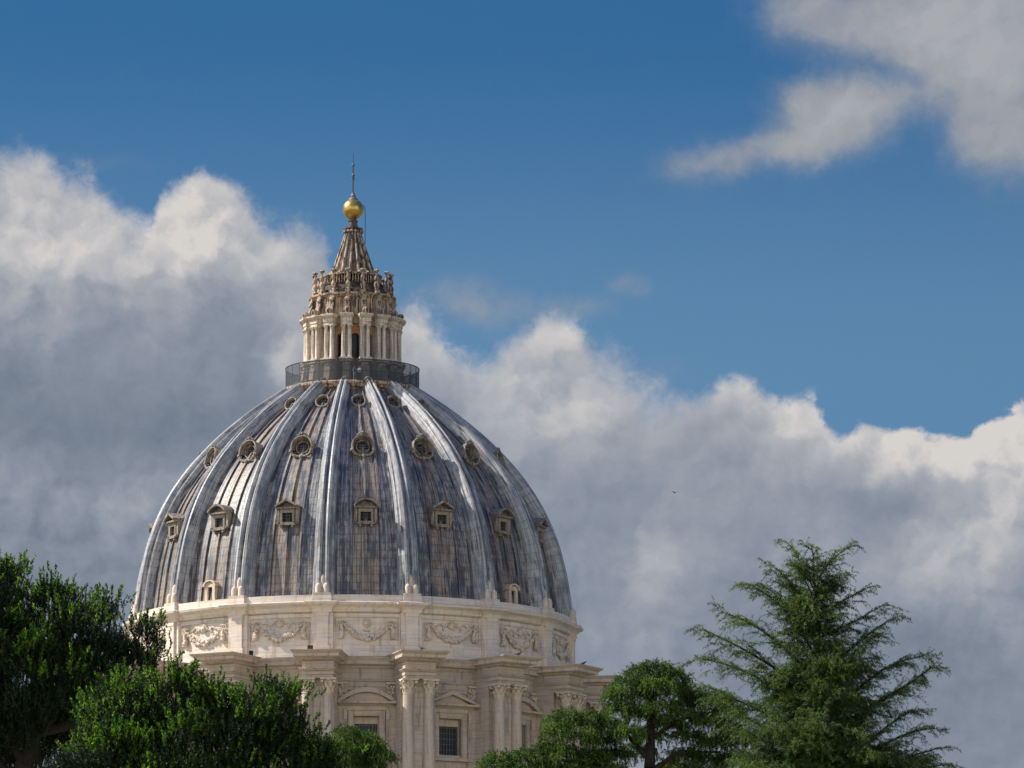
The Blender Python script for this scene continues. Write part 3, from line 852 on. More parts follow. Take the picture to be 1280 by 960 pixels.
# ================================================================== LANTERN (parts of the dome)
zg0 = Zr(481, 8.0); zg1 = Zr(474.5, 8.0); zg2 = Zr(448.5, 7.85)
b = MB()
b.lathe([(7.0, zg0 - .9), (7.35, zg0 - .2), (7.7, zg0 - .1), (7.85, zg0 + .15), (8.02, zg0 + .3), (8.05, zg1 - .08), (7.95, zg1), (7.6, zg1 + .02), (4.0, zg1 + .03)], 96)
gal = b.build('gallery', M['lantern'], B)
b = MB(); b.lathe([(7.84, zg1 + .02), (7.84, zg2)], 96); b.build('safety_mesh', M['fence'], gal)
b = MB()
b.lathe([(7.80, zg2 - .04), (7.88, zg2 - .04), (7.88, zg2 + .04), (7.80, zg2 + .04), (7.80, zg2 - .04)], 96)
b.lathe([(7.78, zg1 + 1.1), (7.83, zg1 + 1.1), (7.83, zg1 + 1.16), (7.78, zg1 + 1.16)], 96)
for k in range(32):
    a = R_(k * 11.25 + 4); b.tube([(7.82 * math.sin(a), -7.82 * math.cos(a), zg1), (7.82 * math.sin(a), -7.82 * math.cos(a), zg2)], .035, 6)
b.build('railing', M['iron'], gal)

zcb = Zr(447, 5.6); zct = Zr(404.5, 5.6); ze = Zr(391.5, 5.7)
# inner wall with arched windows
RL = 4.25
b = MB()
was = math.degrees(math.asin(.52 / RL)); wz0, wz1 = zcb - .2, Zr(416, RL)
for a in BAYA:
    b.arcbox(RL - .5, RL, a - STEP / 2, a - was, zg1, ze, 3); b.arcbox(RL - .5, RL, a + was, a + STEP / 2, zg1, ze, 3)
    b.arcbox(RL - .5, RL, a - was, a + was, zg1, wz0, 2)
    # arched head
    N = 8
    for i in range(N):
        x0 = -.52 + 1.04 * i / N; x1 = x0 + 1.04 / N
        zl = wz1 - .52 + math.sqrt(max(.27 - ((x0 + x1) / 2) ** 2, 0))
        b.arcbox(RL - .5, RL, a + math.degrees(x0 / RL), a + math.degrees(x1 / RL), zl, ze, 1)
lw = b.build('lantern_wall', M['ochre'], B)
b = MB(); b.lathe([(RL - .42, wz0), (RL - .42, wz1 + .2)], 64); b.build('pane', M['glass'], lw)
b = MB(); b.lathe([(RL + .02, zg1), (RL + .06, zg1 + .1), (RL + .06, zcb - .3), (RL + .2, zcb - .2), (RL + .2, zcb - .05), (RL - .1, zcb)], 64); b.build('plinth', M['spire'], lw)
# pedestal consoles under the columns
def scroll(b, y0, y1, z0, z1, w):
    N = 10; pts = []
    for i in range(N + 1):
        t = i / N; pts.append((y0 + (y1 - y0) * (t ** 1.6), z1 + (z0 - z1) * t))
    for i in range(N):
        t = i / N
        o = .16 * math.sin(t * math.pi * 2)
        (a0, c0), (a1, c1) = pts[i], pts[i + 1]
        b.box(-w, w, min(-(a0 + o), -(RL - .1)), -(RL - .1), c1, c0 - .002)
    b.ball((0, -(y0 + .02), z1 - .22), .26, 8, 6, (w / .26, 1, 1)); b.ball((0, -(y1 - .1), z0 + .3), .34, 8, 6, (w / .34, 1, 1))
b = MB()
scroll(b, 5.75, 6.9, zg1, zcb - .5, .40)
b.box(-.72, .72, -6.12, -(RL - .1), zcb - .42, zcb - .06); b.box(-.80, .80, -6.22, -(RL - .1), zcb - .16, zcb)
b.box(-.40, .40, -5.3, -(RL - .1), zg1, zcb - .42)
cons = b.mesh('console', M['column'], 40)
# paired columns with capitals and entablature block
lc = .245
b = MB()
for sx in (-1, 1):
    x = sx * .375; y = -5.50
    b.box(x - .31, x + .31, y - .31, y + .31, zcb, zcb + .12)
    b.lathe([(.30, zcb + .12), (.31, zcb + .2), (lc * 1.05, zcb + .3), (lc, zcb + 1.5), (lc * .88, zct - .45), (lc * 1.1, zct - .42), (lc * .9, zct - .38), (lc * 1.0, zct - .25), (lc * 1.35, zct - .1)], 16, x, y)
    b.box(x - .34, x + .34, y - .34, y + .34, zct - .1, zct - .002)
    for k in range(8):
        a = k * math.pi / 4; b.ball((x + .29 * math.cos(a), y + .29 * math.sin(a), zct - .2), .09, 5, 4)
b.box(-.34, .34, -5.20, -(RL - .1), zcb, zct - .01)
lcm = b.mesh('paired_columns', M['column'], 40)
b = MB()
b.ressault([(5.76, 0, zct), (5.76, 0, zct + .28), (5.80, .05, zct + .32), (5.80, .05, zct + .7), (5.88, .13, zct + .8), (5.99, .22, ze - .22), (6.0, .24, ze - .02), (5.8, .1, ze + .06)], .60, RL - .1)
lem = b.mesh('column_entablature', M['column'], 0)
# scroll buttress above, against the upper drum
za0, za1 = ze + .04, Zr(365, 4.9)
b = MB()
N = 10
for i in range(N):
    t = i / N; r_o = 5.9 - 1.15 * t ** .6; z0_ = za0 + (za1 - .6 - za0) * t; z1_ = za0 + (za1 - .6 - za0) * (t + 1 / N)
    b.box(-.34, .34, -r_o, -4.3, z0_, z1_ - .003)
b.ball((0, -5.68, za0 + .38), .40, 8, 6, (.95, 1, 1)); b.ball((0, -4.95, za1 - .75), .28, 8, 6, (1.3, 1, 1)); b.box(-.36, .36, -5.05, -4.3, za1 - .55, za1 - .2)
sbm = b.mesh('scroll_buttress', M['lantern'], 40)
b = MB()
b.lathe([(RL - .1, zct + .2), (4.75, zct + .2), (4.78, ze - .3), (5.0, ze - .12), (5.02, ze), (4.62, ze + .1), (4.62, za1 - .55), (4.72, za1 - .5), (4.85, za1 - .3), (5.12, za1 - .15), (5.14, za1 + .05), (4.6, za1 + .12), (3.0, za1 + .2)], 80)
ul = b.build('lantern_attic', M['lantern'], B)
# candelabra
cz0, cz1 = za1 + .08, Zr(334.5, 4.6)
hC = cz1 - cz0
b = MB()
b.box(-.30, .30, -4.86, -4.26, cz0, cz0 + .3)
b.lathe([(r, cz0 + .3 + (hC - .3) * t) for r, t in ((.24, 0), (.30, .04), (.20, .09), (.25, .18), (.32, .28), (.27, .36), (.15, .42), (.13, .46), (.24, .52), (.27, .60), (.20, .68), (.12, .74), (.10, .82), (.16, .86), (.34, .92), (.36, .95), (.28, .98), (.10, 1.0))], 12, 0, -4.56)
cdm = b.mesh('candelabrum', M['lantern'], 45)
for a in RIBA:
    link('console', cons, B, R_(a)); o = link('column_pair', lcm, B, R_(a)); link('entablature', lem, o)
    link('scroll_buttress', sbm, ul, R_(a)); link('candelabrum', cdm, B, R_(a))
# inner balustrade and base of the spire
bz0, bz1 = Zr(361, 3.8), Zr(345, 3.3)
b = MB()
b.lathe([(4.3, za1 + .1), (4.25, bz0), (3.7, bz0 + .15), (3.5, bz0 + .75), (3.62, bz0 + .85), (3.65, bz0 + .98), (2.6, bz0 + 1.0)], 64)
sp0 = b.build('spire_base', M['spire'], B)
b = MB()
b.lathe([(3.22, bz1 + .35), (3.45, bz1 + .35), (3.45, bz1 + .52), (3.22, bz1 + .52)], 64)
for k in range(64):
    a = R_(k * 5.625); x, y = 3.34 * math.sin(a), -3.34 * math.cos(a)
    b.lathe([(.07, bz0 + .98), (.05, bz0 + 1.1), (.10, bz0 + 1.3), (.05, bz1 + .2), (.07, bz1 + .36)], 6, x, y)
b.build('balustrade', M['lantern'], B)
# spire: concave cone with ribs
spf = [(30, 347), (27, 342), (24.3, 336), (19.3, 322), (14.2, 307.5), (10.2, 295), (8.2, 290), (7.6, 287)]
sp = [(Zat(y, DIST), Rp(r * .98, 130)) for r, y in spf]
b = MB(); b.lathe([(r, z) for z, r in sp], 64)
spo = b.build('spire', M['spire'], B)
b = MB(); nr = 16
for k in range(nr):
    a = R_(RIBA[0] + 22.5 * k)
    pts = [((r + .03) * math.sin(a), -(r + .03) * math.cos(a)) for z, r in sp]
    b.tube([(x, y, z) for (x, y), (z, r) in zip(pts, sp)], [.19, .18, .17, .15, .13, .11, .10, .09], 8)
    z_, r_ = sp[-2]
    b.ball(((r_ + .3) * math.sin(a), -(r_ + .3) * math.cos(a), z_), .2, 6, 5)
    z_, r_ = sp[0]
    b.ball(((r_ + .12) * math.sin(a), -(r_ + .12) * math.cos(a), z_ + .15), .28, 6, 5)
b.build('spire_ribs', M['lantern'], spo, 50)
b = MB()
aL = R_(-18)
for i in range(len(sp) - 2):
    (z0_, r0_), (z1_, r1_) = sp[i], sp[i + 1]
    for sx in (-.16, .16):
        b.tube([(sx + (r0_ + .22) * math.sin(aL), -(r0_ + .22) * math.cos(aL), z0_), (sx + (r1_ + .22) * math.sin(aL), -(r1_ + .22) * math.cos(aL), z1_)], .03, 4)
    for k in range(5):
        t = k / 5; r = r0_ + (r1_ - r0_) * t + .22; z = z0_ + (z1_ - z0_) * t
        b.tube([(-.16 + r * math.sin(aL), -r * math.cos(aL), z), (.16 + r * math.sin(aL), -r * math.cos(aL), z)], .035, 4)
b.build('ladder', M['bars'], spo)
zq = Zat(287, DIST); zbal = Zat(261.7, DIST); rb = 1.235
b = MB(); b.lathe([(.95, zq - .1), (1.15, zq), (1.15, zq + .12), (.62, zq + .2), (.55, zq + .45), (.50, zq + .9), (.62, zq + 1.0), (.42, zq + 1.1), (.40, zbal - rb * .9)], 24)
b.build('spire_neck', M['spire'], B)
b = MB(); b.ball((0, 0, zbal), rb, 48, 32)
for _ in range(3): pass
b.lathe([(rb + .012, zbal - .03), (rb + .018, zbal), (rb + .012, zbal + .03)], 48)
bo = b.build('orb', M['gold'], B, 60)
zt0 = zbal + rb - .06; zt1 = Zat(207, DIST)
b = MB()
b.lathe([(.55, zt0 - .05), (.5, zt0 + .12), (.28, zt0 + .3), (.34, zt0 + .42), (.2, zt0 + .6), (.16, zt0 + .8)], 16)
b.box(-.09, .09, -.14, .14, zt0 + .6, zt1)
zm_ = zt0 + (zt1 - zt0) * .66
b.box(-.115, .115, -1.15, 1.15, zm_ - .16, zm_ + .16)
for s in (-1, 1):
    b.ball((0, s * 1.2, zm_), .22, 8, 6, (.8, 1, 1))
b.ball((0, 0, zt1 + .05), .2, 8, 6)
b.build('cross', M['bars'], B)
b = MB(); b.tube([(0, 0, zt1), (0, 0, Zat(192, DIST))], [.05, .03], 6)
b.tube([(1.42, -.1, Zat(305, DIST)), (1.44, -.1, Zat(270, DIST)), (1.36, 0, Zat(258, DIST)), (1.15, 0, Zat(256.5, DIST))], .04, 5)
b.build('lightning_rod', M['iron'], B)

# ================================================================== small things on the building
def on_ring(r, th, z):
    v = Matrix.Rotation(B.rotation_euler.z, 4, 'Z') @ Vector((r * math.sin(R_(th)), -r * math.cos(R_(th)), z))
    return Vector((v.x + B.location.x, v.y + B.location.y, v.z))
def bird(loc, rz, label, flying=False):
    b = MB()
    G = []
    for t, r in ((-.20, .02), (-.14, .05), (-.05, .085), (.05, .09), (.12, .07), (.16, .045), (.20, .055), (.24, .045), (.27, .015), (.31, .005)):
        zc_ = .20 + (max(t, 0) * .65)
        G.append([(t, r * math.cos(2 * math.pi * k / 8), zc_ + r * math.sin(2 * math.pi * k / 8)) for k in range(8)])
    b.grid(G, cv=True, caps=True)
    b.add([(-.18, -.03, .2), (-.18, .03, .2), (-.36, .05, .15), (-.36, -.05, .15), (-.27, 0, .21)], [(0, 1, 4), (1, 2, 4), (2, 3, 4), (3, 0, 4)])
    if flying:
        for s in (-1, 1):
            b.add([(.1, s * .05, .24), (-.08, s * .05, .24), (-.06, s * .35, .36), (.1, s * .32, .38), (-.02, s * .62, .30)], [(0, 1, 2, 3), (3, 2, 4)])
    else:
        for s in (-1, 1):
            b.tube([(.02, s * .03, .14), (.02, s * .03, 0)], .01, 5)
            b.tube([(.1, s * .07, .25), (-.05, s * .085, .22), (-.24, s * .03, .17)], [.03, .04, .01], 6)
    o = b.build('bird', plumage, None, 50); o.location = loc; o.rotation_euler = (0, 0, rz); o.scale = (.8, .8, .8) if flying else (1.4, 1.4, 1.4)
    tag(o, label, 'bird')
    return o
plumage = plain('dark grey plumage', (.05, .05, .055), 0.8, 0, .4, 12)
zl = ZBT + .02
bird(on_ring(30.6, 14.9, zl), 2.6, 'x')
bird(on_ring(30.7, 37.9, zl), .4, 'x')
bird(on_ring(30.8, 59.4, zl), .6, 'x')
bird(P(843, 618, 600), 2.2, 'tiny bird flying alone in front of the grey clouds', True)
for o, l in zip([o for o in bpy.data.objects if o.name.startswith('bird')],
                ['small dark bird on the cornice above the columns near the middle of the drum',
                 'small dark bird on the second column-pair cornice, between the middle pair and the outer one',
                 'small dark bird on the right-hand cornice, outlined against the sky',
                 'tiny bird flying alone in front of the grey clouds']):
    o['label'] = l; o['group'] = 'birds around the drum'
def floodlight(loc, rz, label):
    e = bpy.data.objects.new('floodlight', None); COL.objects.link(e); e.location = loc; e.rotation_euler = (0, 0, rz)
    tag(e, label, 'floodlight')
    b = MB(); b.box(-.26, .26, -.14, .14, .12, .46); b.box(-.3, .3, -.17, -.13, .09, .49); b.build('housing', M['iron'], e, 0)
    b = MB(); b.box(-.31, -.27, -.03, .03, 0, .3); b.box(.27, .31, -.03, .03, 0, .3); b.box(-.32, .32, -.1, .1, 0, .03); b.build('bracket', M['iron'], e, 0)
    return e
floodlight(on_ring(30.5, -8.7, zl), .3, 'small black floodlight standing on the stone cornice left of the arched window pediment')

# people behind the gallery mesh
def person(loc, rz, shirt, trousers, label, lean=0.0):
    sk = [(0, 0, .95), (0, 0, 1.15), (0, 0, 1.38), (0, -.01, 1.50), (0, -.03, 1.60), (0, -.03, 1.72),
          (-.19, 0, 1.40), (-.25, -.03, 1.12), (-.20, -.22, 1.02), (.19, 0, 1.40), (.25, -.03, 1.12), (.20, -.22, 1.02),
          (-.10, 0, .88), (-.11, -.02, .48), (-.12, .02, .08), (-.12, -.13, .04), (.10, 0, .88), (.12, -.02, .48), (.13, .02, .08), (.13, -.13, .04)]
    rad = [.15, .13, .15, .06, .09, .07, .07, .05, .035, .07, .05, .035, .10, .07, .05, .04, .10, .07, .05, .04]
    ed = [(0, 1), (1, 2), (2, 3), (3, 4), (4, 5), (2, 6), (6, 7), (7, 8), (2, 9), (9, 10), (10, 11), (0, 12), (12, 13), (13, 14), (14, 15), (0, 16), (16, 17), (17, 18), (18, 19)]
    me = bpy.data.meshes.new('person'); me.from_pydata(sk, ed, [])
    o = bpy.data.objects.new('person', me); COL.objects.link(o)
    m, T = new_mat('person clothes')
    g = T.node('ShaderNodeTexCoord'); s = T.node('ShaderNodeSeparateXYZ', {0: g.outputs['Object']}); z = T.e(s.outputs[2]); y = T.e(s.outputs[1])
    c = T.mix(T.smooth(z, .90, .93), trousers, shirt); c = T.mix(T.smooth(z, 1.47, 1.49), c, (.48, .30, .22)); c = T.mix(T.smooth(z + y * .5, 1.66, 1.68), c, (.05, .03, .02))
    finish(T, c, .8)
    me.materials.append(m)
    sm = o.modifiers.new('skin', 'SKIN')
    for i, r in enumerate(rad): me.skin_vertices[0].data[i].radius = (r, r * .85)
    me.skin_vertices[0].data[0].use_root = True
    sb = o.modifiers.new('sub', 'SUBSURF'); sb.levels = 1; sb.render_levels = 2
    o.location = loc; o.rotation_euler = (0, 0, rz)
    tag(o, label, 'person', 'visitors on the lantern gallery')
    return o
person(on_ring(7.25, 2.2, zg1 + .04), .2, (.35, .48, .62), (.55, .6, .68), 'person in a pale blue shirt standing behind the lantern gallery mesh, beside someone in white')
person(on_ring(7.2, 6.6, zg1 + .04), -.5, (.82, .82, .84), (.03, .03, .04), 'person in a white shirt and dark trousers behind the lantern gallery mesh')
person(on_ring(7.3, -46, zg1 + .04), -1.2, (.45, .5, .58), (.08, .09, .12), 'person in a grey shirt near the sunlit end of the lantern gallery')
person(on_ring(7.2, 36, zg1 + .04), .9, (.22, .30, .45), (.1, .1, .12), 'person in a dark blue shirt on the shaded side of the lantern gallery')
person(on_ring(7.3, 66, zg1 + .04), 1.3, (.62, .64, .64), (.2, .22, .25), 'person in a light top at the shaded outer end of the lantern gallery')

# ================================================================== TREES
def tri_cloud(name, base, dirs, length, width, mat, parent, rg):
    n = len(base)
    rnd = rg.normal(size=(n, 3)); side = np.cross(dirs, rnd); side /= (np.linalg.norm(side, axis=1, keepdims=True) + 1e-9)
    L_ = length.reshape(-1, 1); w = (np.asarray(width) * np.ones(n)).reshape(-1, 1)
    mid = base + dirs * L_ * .45
    v = np.stack([base, mid + side * w * .5, base + dirs * L_, mid - side * w * .5], 1).reshape(-1, 3).astype(np.float32)
    me = bpy.data.meshes.new(name)
    me.vertices.add(len(v)); me.vertices.foreach_set('co', v.ravel())
    me.loops.add(n * 4); me.loops.foreach_set('vertex_index', np.arange(n * 4, dtype=np.int32))
    me.polygons.add(n); me.polygons.foreach_set('loop_start', np.arange(0, n * 4, 4, dtype=np.int32))
    me.update(calc_edges=True)
    me.materials.append(mat)
    return link(name, me, parent)
def unit(a): return a / (np.linalg.norm(a, axis=-1, keepdims=True) + 1e-9)
def tree_empty(name, x, y, label, cat, group=None):
    e = bpy.data.objects.new(name, None); COL.objects.link(e); e.location = (x, y, 0)
    tag(e, label, cat, group); return e

def pine(dist, blobs, trunk_px, label, seed, ntuft, limbs):
    rg = np.random.default_rng(seed)
    s = F / dist / math.cos(PITCH)
    tb = P(trunk_px, 960, dist)
    e = tree_empty('stone_pine', tb[0], dist, label, 'pine tree', 'pines at the lower left')
    org = np.array((tb[0], dist, 0))
    pts = []; nrm_ = []
    vol = np.array([b_[2] * b_[3] for b_ in blobs], float); cnt = (vol / vol.sum() * ntuft).astype(int)
    for (cx, cy, rx, ry, dep), n in zip(blobs, cnt):
        c = P(cx, cy, dist + dep)
        d_ = unit(rg.normal(size=(n, 3))); rad = rg.uniform(.25, 1, (n, 1)) ** .45
        R3 = np.array((rx / s, max(rx, ry) / s * 1.0, ry / s))
        m_ = max(n // 14, 6)
        hd = unit(rg.normal(size=(m_, 3))); hr = rg.uniform(.4, 1.06, (m_, 1)) ** .5
        pick = rg.integers(0, m_, n); cl = rg.uniform(size=n) < .72
        d_[cl] = hd[pick][cl]; rad[cl] = hr[pick][cl]
        p = c + d_ * rad * R3 * (1 + .04 * rg.normal(size=(n, 1))) + rg.normal(size=(n, 3)) * np.where(cl, .10, .04)[:, None]
        pts.append(p); nrm_.append(unit(d_ / R3))
    pts = np.concatenate(pts); nrm_ = np.concatenate(nrm_)
    n = len(pts)
    K = 6
    sb = np.repeat(pts, K, 0) + rg.normal(size=(n * K, 3)) * np.array((.095, .095, .05))
    sd = unit(np.repeat(nrm_ * np.array((.42, .42, .15)) + rg.normal(size=(n, 3)) * .16, K, 0) + np.array((0, 0, 1.1)) + rg.normal(size=(n * K, 3)) * .17)
    sl_ = rg.uniform(.10, .20, n * K)
    Q = 26
    t = rg.uniform(-.1, 1.0, (n * K, Q))
    bb = (sb[:, None, :] + sd[:, None, :] * (t * sl_[:, None])[..., None]).reshape(-1, 3)
    dd = unit((sd[:, None, :] * .95 + rg.normal(size=(n * K, Q, 3)) * .42).reshape(-1, 3))
    ln = rg.uniform(.034, .050, len(bb))
    tri_cloud('crown', bb - org, dd, ln, .013, M['pine'], e, rg)
    top_ = (nrm_[:, 2] > .05) & (rg.uniform(size=n) < .33)
    tp_ = pts[top_] + nrm_[top_] * .06 + np.array((0, 0, .08)); nt = len(tp_); K = 5
    fan = rg.normal(size=(nt, K, 3)) * np.array((.14, .14, .05))
    sb = (tp_[:, None, :] + fan).reshape(-1, 3)
    sd = unit((fan * 1.6 + (nrm_[top_] * np.array((.30, .30, .05)))[:, None, :] + np.array((0, 0, 1.0)) + rg.normal(size=(nt, K, 3)) * .08).reshape(-1, 3))
    sl_ = rg.uniform(.12, .20, nt * K); Q = 44
    t = rg.uniform(0, 1, (nt * K, Q))
    bb = (sb[:, None, :] + sd[:, None, :] * (t * sl_[:, None])[..., None]).reshape(-1, 3)
    dd = unit((sd[:, None, :] * 1.0 + rg.normal(size=(nt * K, Q, 3)) * .50).reshape(-1, 3))
    tri_cloud('new_shoots', bb - org, dd, rg.uniform(.040, .058, len(bb)), .017, M['shoots'], e, rg)
    b = MB()
    rt = P(*trunk_px_top(limbs), dist) - org
    b.tube([(0, 0, 0), (rt[0] * .2, 0, rt[2] * .35), (rt[0] * .5, 0, rt[2] * .7), tuple(rt)], [.34, .27, .22, .17], 12)
    tk = b.build('trunk', M['bark'], e, 60)
    b = MB()
    for L_ in limbs:
        pp = [P(x, y, dist + dz_) - org for x, y, dz_, r in L_]
        b.tube([tuple(q) for q in pp], [q[3] for q in L_], 8)
    # twigs feeding the tufts
    idx = rg.choice(n, min(n, 420), replace=False)
    ends = [np.array(P(x, y, dist + dz_)) for L_ in limbs for x, y, dz_, r in L_[1:]]
    ends = np.array(ends)
    for i in idx:
        p = pts[i]; j = np.argmin(np.linalg.norm(ends - p, axis=1)); q = ends[j]
        m_ = (p + q) / 2 + np.array((0, 0, -.12)) + rg.normal(size=3) * .06
        b.tube([tuple(q - org), tuple(m_ - org), tuple(p - org)], [.03, .02, .01], 4, False)
    b.build('limbs', M['bark'], e, 60)
    return e
def trunk_px_top(limbs): return limbs[0][0][0], limbs[0][0][1]

pine(100, [(14, 760, 40, 58, 0), (64, 776, 36, 44, .3), (98, 806, 32, 36, -.3), (130, 806, 28, 52, 0), (177, 812, 22, 30, .2), (60, 862, 90, 58, .2), (150, 874, 48, 32, .6), (5, 860, 70, 86, 0), (90, 905, 60, 48, 1.2),
           (-70, 780, 80, 86, 0), (-90, 890, 100, 80, .5), (170, 936, 60, 48, 1.5), (30, 960, 70, 40, 1.6), (183, 836, 20, 7, .1)],
     -60, 'dark pine with upright green shoots at the left edge, reaching above the other pine', 11, 3000,
     [[(20, 985, 0, .17), (45, 915, 0, .11), (95, 905, .1, .08), (135, 905, .1, .05), (180, 880, .1, .03)],
      [(45, 915, 0, .1), (60, 850, 0, .06), (80, 790, .2, .03)], [(30, 950, 0, .12), (0, 880, .3, .08), (10, 790, 0, .04)],
      [(95, 905, .1, .06), (130, 850, .0, .04), (135, 790, 0, .03)], [(130, 850, 0, .04), (178, 815, .2, .02)], [(20, 985, 0, .14), (-60, 900, 0, .08), (-80, 800, 0, .05)]])
pine(94, [(212, 888, 40, 32, 0), (260, 894, 38, 36, .2), (298, 910, 34, 38, -.3), (340, 902, 28, 44, 0), (366, 934, 24, 38, .2), (160, 908, 50, 38, .3), (250, 950, 86, 42, -.2), (338, 962, 66, 42, 0), (398, 966, 20, 28, .1), (140, 958, 70, 38, 0), (240, 1010, 120, 45, 0)],
     230, 'lower dark pine with green shoots covering the lower left of the stone drum', 23, 2500,
     [[(230, 1060, 0, .16), (250, 980, 0, .10), (240, 900, 0, .05)], [(250, 980, 0, .09), (320, 940, 0, .06), (345, 890, 0, .03)], [(320, 940, 0, .05), (395, 950, 0, .03)],
      [(230, 1020, 0, .1), (160, 930, 0, .05), (150, 890, 0, .03)], [(250, 960, 0, .05), (280, 890, 0, .03)]])

def needles_along(rg, segs, spacing, nl, spread=.9, per=3, fwd=.55, grav=0.0):
    """segs: list of (p0, p1) arrays -> needle bases and directions"""
    P0 = np.array([s_[0] for s_ in segs]); P1 = np.array([s_[1] for s_ in segs])
    ln = np.linalg.norm(P1 - P0, axis=1); n = np.maximum((ln / spacing).astype(int), 1)
    idx = np.repeat(np.arange(len(segs)), n * per)
    t = rg.uniform(0, 1, len(idx))[:, None]
    base = P0[idx] + (P1[idx] - P0[idx]) * t
    dr = unit(P1 - P0)[idx]
    dd = unit(dr * fwd + rg.normal(size=base.shape) * spread + np.array((0, 0, .25 - grav)))
    return base, dd, rg.uniform(nl * .7, nl * 1.25, len(idx))
def bez(a, c, b_, n):
    t = np.linspace(0, 1, n)[:, None]; return (1 - t) ** 2 * a + 2 * t * (1 - t) * c + t ** 2 * b_

def deodar(dist, tx, tops, branches, nrand, label, seed):
    rg = np.random.default_rng(seed)
    tp = P(*tops, dist); tb = P(tx, 960, dist)
    e = tree_empty('cedar_tree', tb[0], dist, label, 'cedar tree', 'cedars in front of the drum')
    org = np.array((tb[0], dist, 0))
    pxm = F / dist
    wood = MB(); segs = []
    sway = rg.normal(size=2) * .1
    wood.tube([(0, 0, 0), (.05, 0, tb[2] * .5), tuple(tb - org), tuple((tb * .5 + tp * .5) - org + np.array((.04, .03, 0))), tuple(tp - org - np.array((0, 0, .1)))], [.34, .26, .13, .06, .012], 12)
    tk = wood.build('trunk', M['bark'], e, 60)
    wood = MB()
    def do_branch(a, b_, arch, dens=1.0, lat=1.0):
        L_ = np.linalg.norm(b_ - a)
        c = (a + b_) / 2 + np.array((0, 0, arch * L_)) + rg.normal(size=3) * .06 * L_
        n = 18; pts = bez(a, c, b_, n)
        ph = rg.uniform(0, 6.3, 3); tt_ = np.linspace(0, 1, n)[:, None]
        pts = pts + np.concatenate([np.sin(tt_ * 7 + ph[0]), np.sin(tt_ * 6 + ph[1]), np.sin(tt_ * 8 + ph[2])], 1) * .018 * L_ * tt_
        tipd = np.clip((tt_[:, 0] - .82) / .18, 0, 1) ** 2
        pts[:, 2] -= tipd * .07 * L_ * rg.uniform(.2, 1.2)
        wood.tube([tuple(q - org) for q in pts[::3]], [max(.040 * L_ / 2.5 * (1 - i / 6), .005) for i in range(len(pts[::3]))], 5, False)
        for i in range(n - 1): segs.append((pts[i], pts[i + 1]))
        m = int(L_ * 15 * dens)
        up = np.array((0, 0, 1.0))
        for k in range(m):
            t = (k + rg.uniform(0, 1)) / m
            if t < .04: continue
            fi = t * (n - 1); i0 = min(int(fi), n - 2); q = pts[i0] + (pts[i0 + 1] - pts[i0]) * (fi - i0)
            tg = unit(pts[i0 + 1] - pts[i0])
            sd = unit(np.cross(tg, up)) * (1 if k % 2 else -1)
            l = (.10 + .36 * L_ ** .6 * (1 - t) ** .8) * rg.uniform(.4, 1.45) * lat
            dr = unit(tg * rg.uniform(.5, 1.3) + sd * rg.uniform(.15, 1.0) + up * rg.uniform(-.75, .25))
            q1 = q + dr * l; q2 = q1 + unit(dr + up * -.7) * l * .4
            segs.append((q, q1)); segs.append((q1, q2))
            if l > .14:
                for _ in range(int(l * 17)):
                    tt = rg.uniform(.1, 1); s0 = q + (q1 - q) * tt
                    s1 = s0 + unit(dr * .7 + rg.normal(size=3) * .6 + up * -.4) * rg.uniform(.06, .20)
                    segs.append((s0, s1))
    for (sx, sy, tx_, ty_, arch, dep) in branches:
        a = P(sx, sy, dist); b_ = P(tx_, ty_, dist + dep); do_branch(a, b_, arch)
    for k in range(24):
        f = (k + rg.uniform()) / 24; y0 = tops[1] + 2 + f * 95; az_ = rg.uniform(0, 2 * math.pi)
        a = P(tops[0] + (tx - tops[0]) * f * .3, y0, dist); Lb = (.12 + .50 * f) * rg.uniform(.6, 1.2)
        do_branch(a, a + np.array((math.cos(az_), math.sin(az_), rg.uniform(.3, .9))) * Lb, .12, 1.6, 1.3)
    for k in range(nrand):
        f = rg.uniform(0.0, 1) ** .62; y0 = tops[1] + 25 + f * 330
        az_ = rg.uniform(0, 2 * math.pi)
        Lb = (.28 + 2.1 * f) * rg.uniform(.45, 1.0)
        rise = rg.uniform(-.05, .60)
        a = P(tops[0] + (tx - tops[0]) * f, y0, dist)
        b_ = a + np.array((math.cos(az_), math.sin(az_), rise)) * Lb
        do_branch(a, b_, rg.uniform(.05, .2), 1.25, 1.15)
    wood.build('branches', M['bark'], e, 0)
    base, dd, ln = needles_along(rg, segs, .020, .040, .8, 4, .6)
    tri_cloud('crown', base - org, dd, ln, .0085, M['cedar'], e, rg)
    print('deodar needles', len(base))
    return e
